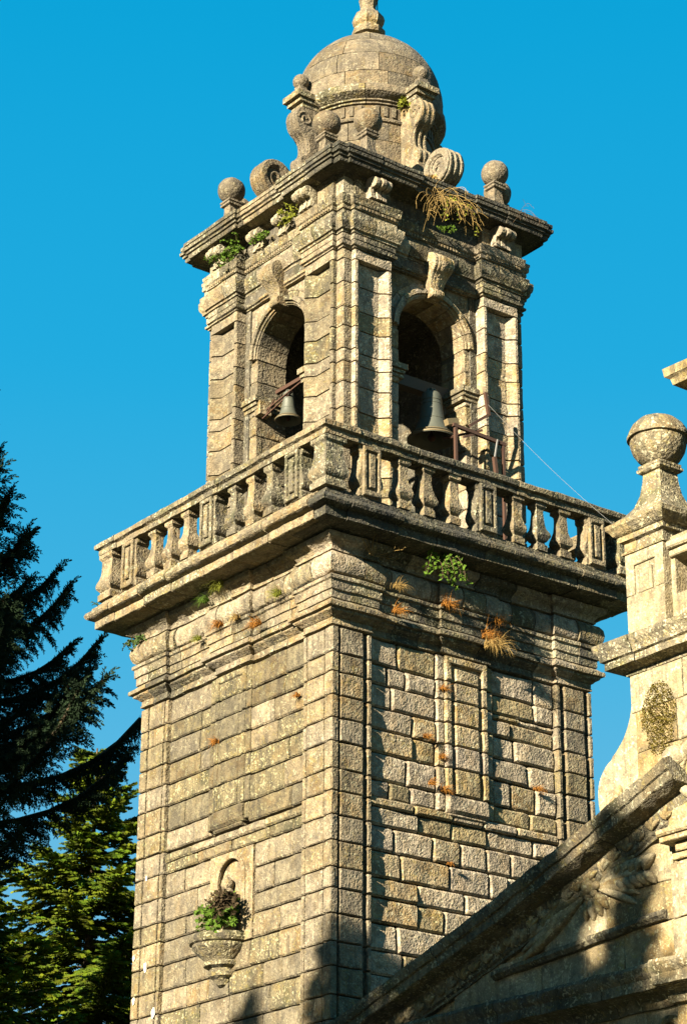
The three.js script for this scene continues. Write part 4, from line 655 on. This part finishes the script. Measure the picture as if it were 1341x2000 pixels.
{
  const g1 = 'grass tufts rooted in the tower mouldings';
  for (const [s, y, w, z, m, l] of [[1.25, 13.5, 2.42, 0.2, P.lime, 'yellow-green grass tuft on the sunlit cushion moulding near the tower corner'], [0.78, 13.2, 2.42, 0.22, P.dry, 'large orange grass tuft on the sunlit capital moulding, next to the pilaster'], [0.28, 13.44, 2.42, 0.17, P.straw, 'straw-coloured tuft on the sunlit architrave over the raised panel'], [-0.15, 13.46, 2.42, 0.2, P.dry, 'orange grass tuft on the sunlit architrave above the raised panel'], [-0.66, 13.4, 2.42, 0.15, P.lime, 'small yellow-green tuft on the sunlit architrave, beyond the raised panel']]) tuft(l, 'L', [s, y, w], z, m, 60, g1);
  for (const [s, y, w, z, m, l] of [[-1.31, 13.5, 2.42, 0.2, P.straw, 'straw tuft on the shaded architrave, just round the tower corner'], [-1.35, 13.14, 2.44, 0.2, P.dry, 'orange tuft on the shaded capital, just round the tower corner'], [-0.46, 13.44, 2.42, 0.24, P.dry, 'orange tuft on the shaded architrave below the hanging vine'], [0.22, 13.12, 2.46, 0.26, P.dry, 'orange tuft on the shaded capital above the long straw tuft'], [0.457, 13.42, 2.42, 0.18, P.dry, 'orange tuft on the shaded architrave, up from the long straw tuft']]) tuft(l, 'R', [s, y, w], z, m, 60, g1);
  tuft('long straw-coloured grass tuft hanging over the panel head', 'R', [0.3, 12.98, 2.46], 0.36, P.straw, 90);
  const g2 = 'small orange tufts in the shaft joints';
  for (const [s, y, z, l] of [[1.24, 11.19, 0.16, 'orange tuft between the raised panel and the far quoins of the shaded face'], [-0.62, 10.94, 0.14, 'orange tuft in the joint just outside the foot of the shaded panel'], [-0.4, 10.88, 0.18, 'orange tuft on the sill at the foot of the shaded panel'], [-0.44, 11.33, 0.13, 'orange tuft on the edge of the shaded panel, at mid height'], [-0.7, 11.57, 0.13, 'orange tuft in the wall joint beside the middle of the shaded panel'], [-0.33, 9.9, 0.08, 'tiny orange tuft in a joint below the string course'], [-0.42, 12.3, 0.14, 'orange tuft on the edge of the shaded panel, near its head']]) tuft(l, 'R', [s, y, 2.26], z, P.dry, 42, g2);
  for (const [s, y, z, l] of [[-0.41, 11.85, 0.17, 'orange tuft on the edge of the raised panel of the sunlit face'], [1.5, 12.03, 0.12, 'orange tuft beside the corner quoins of the sunlit face']]) tuft(l, 'L', [s, y, 2.25], z, P.dry, 45, 'small orange tufts on the sunlit shaft');
  tuft('green grass tuft under the balcony slab on the sunlit side', 'L', [-0.06, 13.98, 2.46], 0.26, P.lime, 70);
  tuft('pale green weed tuft on the cyma beside the green grass', 'L', [-0.44, 13.9, 2.46], 0.2, P.green, 60);
  leafy('leafy green vine hanging from the balcony on the shaded side', 'R', [-0.76, 14.1, 2.55], 0.2, 0.7, P.green, 18, { name: 'vine', droop: 3.4, leaf: 0.06, up: 0.1 });
  leafy('bare branching twigs under the balcony corner', 'R', [-1.75, 13.86, 2.44], 0.08, 0.42, P.straw, 7, { bare: true, name: 'dry_weed', stem: P.straw, droop: 0.4, up: 1.3 });
  leafy('dense green bush on the belfry frieze at the cornice end', 'L', [-0.98, 19.95, 1.74], 0.5, 0.4, P.green, 26, { leaf: 0.05, droop: 1.2 });
  leafy('yellow-green plant on the belfry frieze between two brackets', 'L', [0.57, 19.9, 1.74], 0.2, 0.3, P.lime, 14, { leaf: 0.045, droop: 1.0 });
  leafy('small green plant on the belfry frieze beside a bracket', 'L', [-0.2, 19.92, 1.72], 0.2, 0.28, P.green, 12, { leaf: 0.04, droop: 1.2 });
  leafy('tangle of dry twigs hanging below the top cornice over the keystone', 'R', [-0.12, 20.1, 2.0], 0.4, 0.8, P.straw, 40, { bare: true, name: 'dry_weed', stem: P.straw, droop: 2.4, up: 0.5 });
  leafy('yellow-green creeper beside the dry twigs over the keystone', 'R', [0.1, 20.15, 2.02], 0.2, 0.75, P.lime, 5, { leaf: 0.045, droop: 3.2, up: 0.1 });
  leafy('green plant on the moulding above the keystone', 'R', [0.05, 19.78, 1.8], 0.4, 0.16, P.green, 7, { leaf: 0.04 });
  leafy('dry leafy plant at the foot of the pale volute', 'R', [-0.2, 20.5, 1.85], 0.25, 0.18, P.straw, 8, { leaf: 0.045, droop: 1 });
  leafy('bright green plant below the drum cornice', 'R', [-0.12, 22.22, 1.08], 0.12, 0.26, P.lime, 10, { leaf: 0.06, droop: 1.4 });
  leafy('bare bending twig on the top cornice near the ball finial', 'R', [1.5, 20.45, 1.95], 0.2, 0.5, P.twig, 5, { bare: true, name: 'dry_weed', droop: 2.2, up: 1.2 });
  // plants in the niche
  leafy('green leafy plant filling the niche above the corbel', 'L', [0.0, 9.32, 2.3], 0.5, 0.36, P.green, 60, { leaf: 0.07, droop: 1.3, up: 1.4 });
  leafy('dark drooping leaves hanging beside the niche plant', 'L', [0.3, 9.5, 2.36], 0.22, 0.5, P.brown, 20, { leaf: 0.06, droop: 2.4, stem: P.brown });
  leafy('dark sprig hanging below the balcony end of the shaft', 'L', [-2.36, 13.9, 2.3], 0.1, 0.4, P.deep, 8, { leaf: 0.05, droop: 1.6 });
  leafy('thin dark sprig on the balcony end beside the corner baluster', 'L', [-2.85, 14.45, 2.7], 0.06, 0.28, P.deep, 3, { leaf: 0.03, droop: 0.8 });
  // moss cushion on the church
  const pos = [], idx = []; for (let i = 0; i < 1500; i++) { const a = rnd() * 6.283, r = Math.sqrt(rnd()), s = Math.cos(a) * r * 0.27, y = Math.sin(a) * r * 0.42; if (y < -0.1 && Math.abs(s) > 0.2) continue; ribbon(pos, idx, new THREE.Vector3(-0.015, y, s), new THREE.Vector3(-1, rr(-0.3, 0.8), rr(-0.6, 0.6)), rr(0.02, 0.055) * (1.1 - 0.5 * r), 0.009, 1.2, 2); }
  const moss = place('moss_patch', geoOf(pos, idx), leafMat(0.085, 0.065, 0.01, 0.1), scene); moss.position.set(-2.3, 10.0, 8.27); tag(moss, 'rusty green moss cushion on the pale church wall', 'moss');
  // carved figure
  const fig = [new THREE.LatheGeometry([[0.001, 0], [0.15, 0.0], [0.14, 0.2], [0.12, 0.38], [0.13, 0.46], [0.09, 0.53], [0.05, 0.56], [0.045, 0.6], [0.075, 0.63], [0.088, 0.69], [0.078, 0.75], [0.04, 0.785], [0.001, 0.79]].map((p) => new THREE.Vector2(...p)), 18)];
  fig.push(new THREE.CapsuleGeometry(0.04, 0.22, 4, 8).rotateX(0.6).translate(-0.07, 0.4, 0.12), new THREE.SphereGeometry(0.075, 10, 8).translate(-0.08, 0.52, 0.16), new THREE.CapsuleGeometry(0.035, 0.2, 4, 8).rotateX(-0.5).translate(-0.06, 0.38, -0.11));
  const st = place('statue', finish(joinG(fig), 1, 0.012), S.buff[3], scene); st.position.set(-2.26, 9.1, -0.06); tag(st, 'small weathered stone figure standing in the niche', 'statue');
}
// ---------------------------------------------------------------- trees
function sprayGeo(n, len, wid, stem, seed, flat) {           // one leafy spray along +x, hanging a little
  const r = rngOf(seed), pos = [], idx = [];
  for (let i = 0; i < n; i++) {
    const t = (i + 0.5) / n, x = t * stem, a = flat ? (i % 2 ? 1 : -1) * (1.2 + r() * 0.5) + (r() - 0.5) * 0.6 : r() * 6.283, fw = 0.5 + r() * 0.5, k = len * (1 - 0.45 * t) * (0.7 + 0.6 * r());
    const d = new THREE.Vector3(fw, Math.cos(a) * (flat ? 0.35 : 0.8) - 0.15, Math.sin(a)).normalize(), s = new THREE.Vector3(r() - 0.5, r() - 0.5, r() - 0.5).cross(d).normalize().multiplyScalar(wid * (0.7 + 0.6 * r())), b = pos.length / 3, y = -0.12 * t * stem;
    pos.push(x - s.x * 0.4, y - s.y * 0.4, -s.z * 0.4, x + d.x * k * 0.5 + s.x, y + d.y * k * 0.5 + s.y, d.z * k * 0.5 + s.z, x + d.x * k, y + d.y * k, d.z * k, x + d.x * k * 0.5 - s.x, y + d.y * k * 0.5 - s.y, d.z * k * 0.5 - s.z);
    idx.push(b, b + 1, b + 2, b, b + 2, b + 3);
  }
  return geoOf(pos, idx);
}
const bark = (() => { const m = new THREE.MeshStandardMaterial({ map: mapMoss, bumpMap: bumpTex, bumpScale: 0.02, roughness: 1 }); m.color.setRGB(0.13, 0.1, 0.07); return m; })();
function conifer(name, label, o) {
  const r = rngOf(o.seed), R = (a, b) => a + (b - a) * r(), t = thing(name, label, 'tree', [o.x, 0, o.z], o.group);
  const trunk = new THREE.CylinderGeometry(0.02, o.h * 0.016, o.h, 9, 6); trunk.translate(0, o.h / 2, 0); place('trunk', finish(trunk, 1, 0.03), bark, t);
  const limbs = [], mats = [], cols = [], M4 = new THREE.Matrix4(), up = new THREE.Vector3(0, 1, 0);
  const put = (p, dir, s) => { const x = dir.clone().normalize(), z = new THREE.Vector3().crossVectors(x, up).normalize(), y = new THREE.Vector3().crossVectors(z, x); M4.makeBasis(x.multiplyScalar(s), y.multiplyScalar(s), z.multiplyScalar(s)).setPosition(p); mats.push(M4.clone()); cols.push(R(0.7, 1.25)); };
  let a = R(0, 6);
  let tier = 0, ty = o.from;
  for (let y = o.from; y < o.h - 0.15;) {
    if (o.whorl) { if (tier++ % o.whorl === 0) { ty += o.step * (0.6 + 0.6 * (1 - y / o.h)) * R(0.85, 1.15); a += R(0, 1); } y = ty + R(-0.12, 0.12); a += 6.283 / o.whorl + R(-0.25, 0.25); }
    else { y += o.step * (0.55 + 0.45 * (1 - y / o.h)) * R(0.8, 1.2); a += 2.4 + R(-0.3, 0.3); }
    if (y > o.h - 0.1) break;
    const L = Math.min(o.max, (o.h - y) * o.slope + 0.15) * R(0.72, 1.12), pitch = (o.pitch ?? 0.3) + R(-0.12, 0.12) + 0.4 * (y / o.h - 0.5), az = new THREE.Vector3(Math.cos(a), 0, Math.sin(a)), sd = new THREE.Vector3(-Math.sin(a), 0, Math.cos(a));
    const pts = [], m = 7; let q = new THREE.Vector3(0, y, 0), ang = pitch;
    for (let i = 0; i <= m; i++) { pts.push(q.clone()); ang = pitch + (o.curl ?? 0.25) * Math.sin((i / m) * 3.6 - 2.2); q.addScaledVector(az, Math.cos(ang) * L / m).addScaledVector(up, Math.sin(ang) * L / m); }
    const curve = new THREE.CatmullRomCurve3(pts); if (L > 0.5) limbs.push(new THREE.TubeGeometry(curve, 7, 0.008 + L * 0.007, 4));
    const nb = Math.max(3, Math.round(L / o.gap));
    for (let i = 0; i <= nb; i++) {
      const u = 0.08 + 0.92 * i / nb, c = curve.getPoint(u), tg = curve.getTangent(u), side = Math.min(o.side, (1.06 - u) * L * 0.5 + 0.1);
      put(c, tg, o.spray * R(0.8, 1.2));
      for (const s of [-1, 1]) {
        const dir = tg.clone().multiplyScalar(0.75).addScaledVector(sd, s * R(0.6, 1)).addScaledVector(up, R(-0.35, 0.05) * (o.droop ?? 1)).normalize(), len = side * R(0.6, 1.15), ns = Math.max(1, Math.round(len / (o.spray * 0.55)));
        for (let k = 0; k < ns; k++) { const p = c.clone().addScaledVector(dir, len * k / ns); p.y -= 0.22 * (o.droop ?? 1) * (k / ns) * len; put(p, dir.clone().addScaledVector(up, -0.5 * (o.droop ?? 1) * (k / ns) + R(-0.25, 0.25)).addScaledVector(sd, R(-0.3, 0.3)), o.spray * R(0.75, 1.2)); }
      }
      if (o.hang && r() < o.hang) for (let k = 0; k < 3; k++) put(c.clone().addScaledVector(up, -k * o.spray * 0.6), new THREE.Vector3(R(-0.4, 0.4), -1, R(-0.4, 0.4)), o.spray * R(0.7, 1.1) * (1 - k * 0.2));
    }
  }
  if (limbs.length) { const lb = place('limbs', finish(mergeGeometries(limbs.map(bare)), 1), bark, t); lb.userData.kind = 'stuff'; }
  const im = new THREE.InstancedMesh(o.geo, o.mat, mats.length); im.name = 'crown'; im.userData.kind = 'stuff'; im.castShadow = im.receiveShadow = true;
  const C = new THREE.Color(); mats.forEach((m, i) => { im.setMatrixAt(i, m); im.setColorAt(i, C.setRGB(cols[i] * (o.warm ? R(0.8, 1.3) : 1), cols[i], cols[i] * 0.9)); });
  t.add(im); return t;
}
const foliage = (r, g, b, tr) => { const m = new THREE.MeshPhysicalMaterial({ side: THREE.DoubleSide, roughness: 0.9, specularIntensity: 0.15, transmission: tr, thickness: 0 }); m.color.setRGB(r, g, b); return m; };
const needle = sprayGeo(40, 0.3, 0.04, 1, 5, false), fan = sprayGeo(30, 0.44, 0.075, 0.9, 9, true);
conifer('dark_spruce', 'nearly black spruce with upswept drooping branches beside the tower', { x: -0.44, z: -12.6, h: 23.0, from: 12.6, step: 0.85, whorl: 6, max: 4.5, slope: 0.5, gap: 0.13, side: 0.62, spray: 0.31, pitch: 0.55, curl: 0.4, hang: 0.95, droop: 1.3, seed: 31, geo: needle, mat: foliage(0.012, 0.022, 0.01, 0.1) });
const lit = foliage(0.06, 0.088, 0.003, 0.25);
const gl = 'sunlit conifers behind the tower';
conifer('green_conifer', 'sunlit yellow-green conifer rising close behind the tower shaft', { x: 10.6, z: -24.8, h: 20.2, from: 4, step: 0.15, max: 4.8, slope: 0.5, gap: 0.2, side: 1.0, spray: 0.42, pitch: 0.12, curl: 0.2, droop: 0.7, seed: 77, geo: fan, mat: lit, group: gl, warm: 1 });
conifer('green_conifer', 'shorter sunlit green conifer standing below the dark spruce', { x: 4.4, z: -20.2, h: 16.6, from: 3, step: 0.15, max: 4.6, slope: 0.5, gap: 0.2, side: 1.0, spray: 0.42, pitch: 0.1, curl: 0.2, droop: 0.7, seed: 12, geo: fan, mat: lit, group: gl, warm: 1 });
conifer('green_conifer', 'distant green conifer filling the gap behind the other two', { x: 14.5, z: -40, h: 21, from: 4, step: 0.2, max: 6.5, slope: 0.5, gap: 0.3, side: 1.2, spray: 0.46, pitch: 0.1, curl: 0.2, droop: 0.7, seed: 55, geo: fan, mat: lit, group: gl, warm: 1 });
// trees of the churchyard outside the frame, whose shadows fall on the church front, the foot of the tower and the dark spruce
const gs = 'tall conifers of the churchyard', shade = foliage(0.03, 0.05, 0.02, 0.05);
const sl = { from: 2.5, step: 0.16, max: 3.4, gap: 0.24, side: 0.8, spray: 0.5, pitch: 0.15, curl: 0.2, hang: 0.3, geo: fan, mat: shade, group: gs };
for (const [x, z, h, slope, seed, label] of [
  [-15, -8, 32, 0.3, 201, 'very tall dense conifer across the churchyard from the spruce'], [-13.5, -10.4, 31, 0.3, 202, 'tall dense conifer next to the very tall one'],
  [-24.9, 9.1, 17.0, 0.26, 203, 'conifer facing the tower corner across the yard'], [-24.9, 10.6, 17.0, 0.4, 204, 'conifer facing the low end of the pediment'], [-25.1, 11.7, 17.35, 0.4, 209, 'conifer facing the middle of the raking cornice'], [-24.8, 12.75, 16.9, 0.36, 210, 'conifer facing the boss of the leaf relief'], [-24.5, 14.05, 16.85, 0.08, 205, 'slim conifer facing the pediment relief'],
  [-25.2, 7.0, 16.5, 0.03, 206, 'slim conifer facing the sunlit shaft face'], [-25, 16.3, 15.9, 0.3, 207, 'low conifer facing the church end pilaster'], [-25.5, 14.0, 15.9, 0.6, 208, 'low spreading conifer behind the slim one']])
  conifer('yard_conifer', label, { ...sl, x, z, h, slope, seed, max: h > 20 ? 4.6 : 3.2, ...(slope < 0.1 ? { spray: 0.26, side: 0.2, gap: 0.15, step: 0.1 } : {}) });
renderer.render(scene, camera);
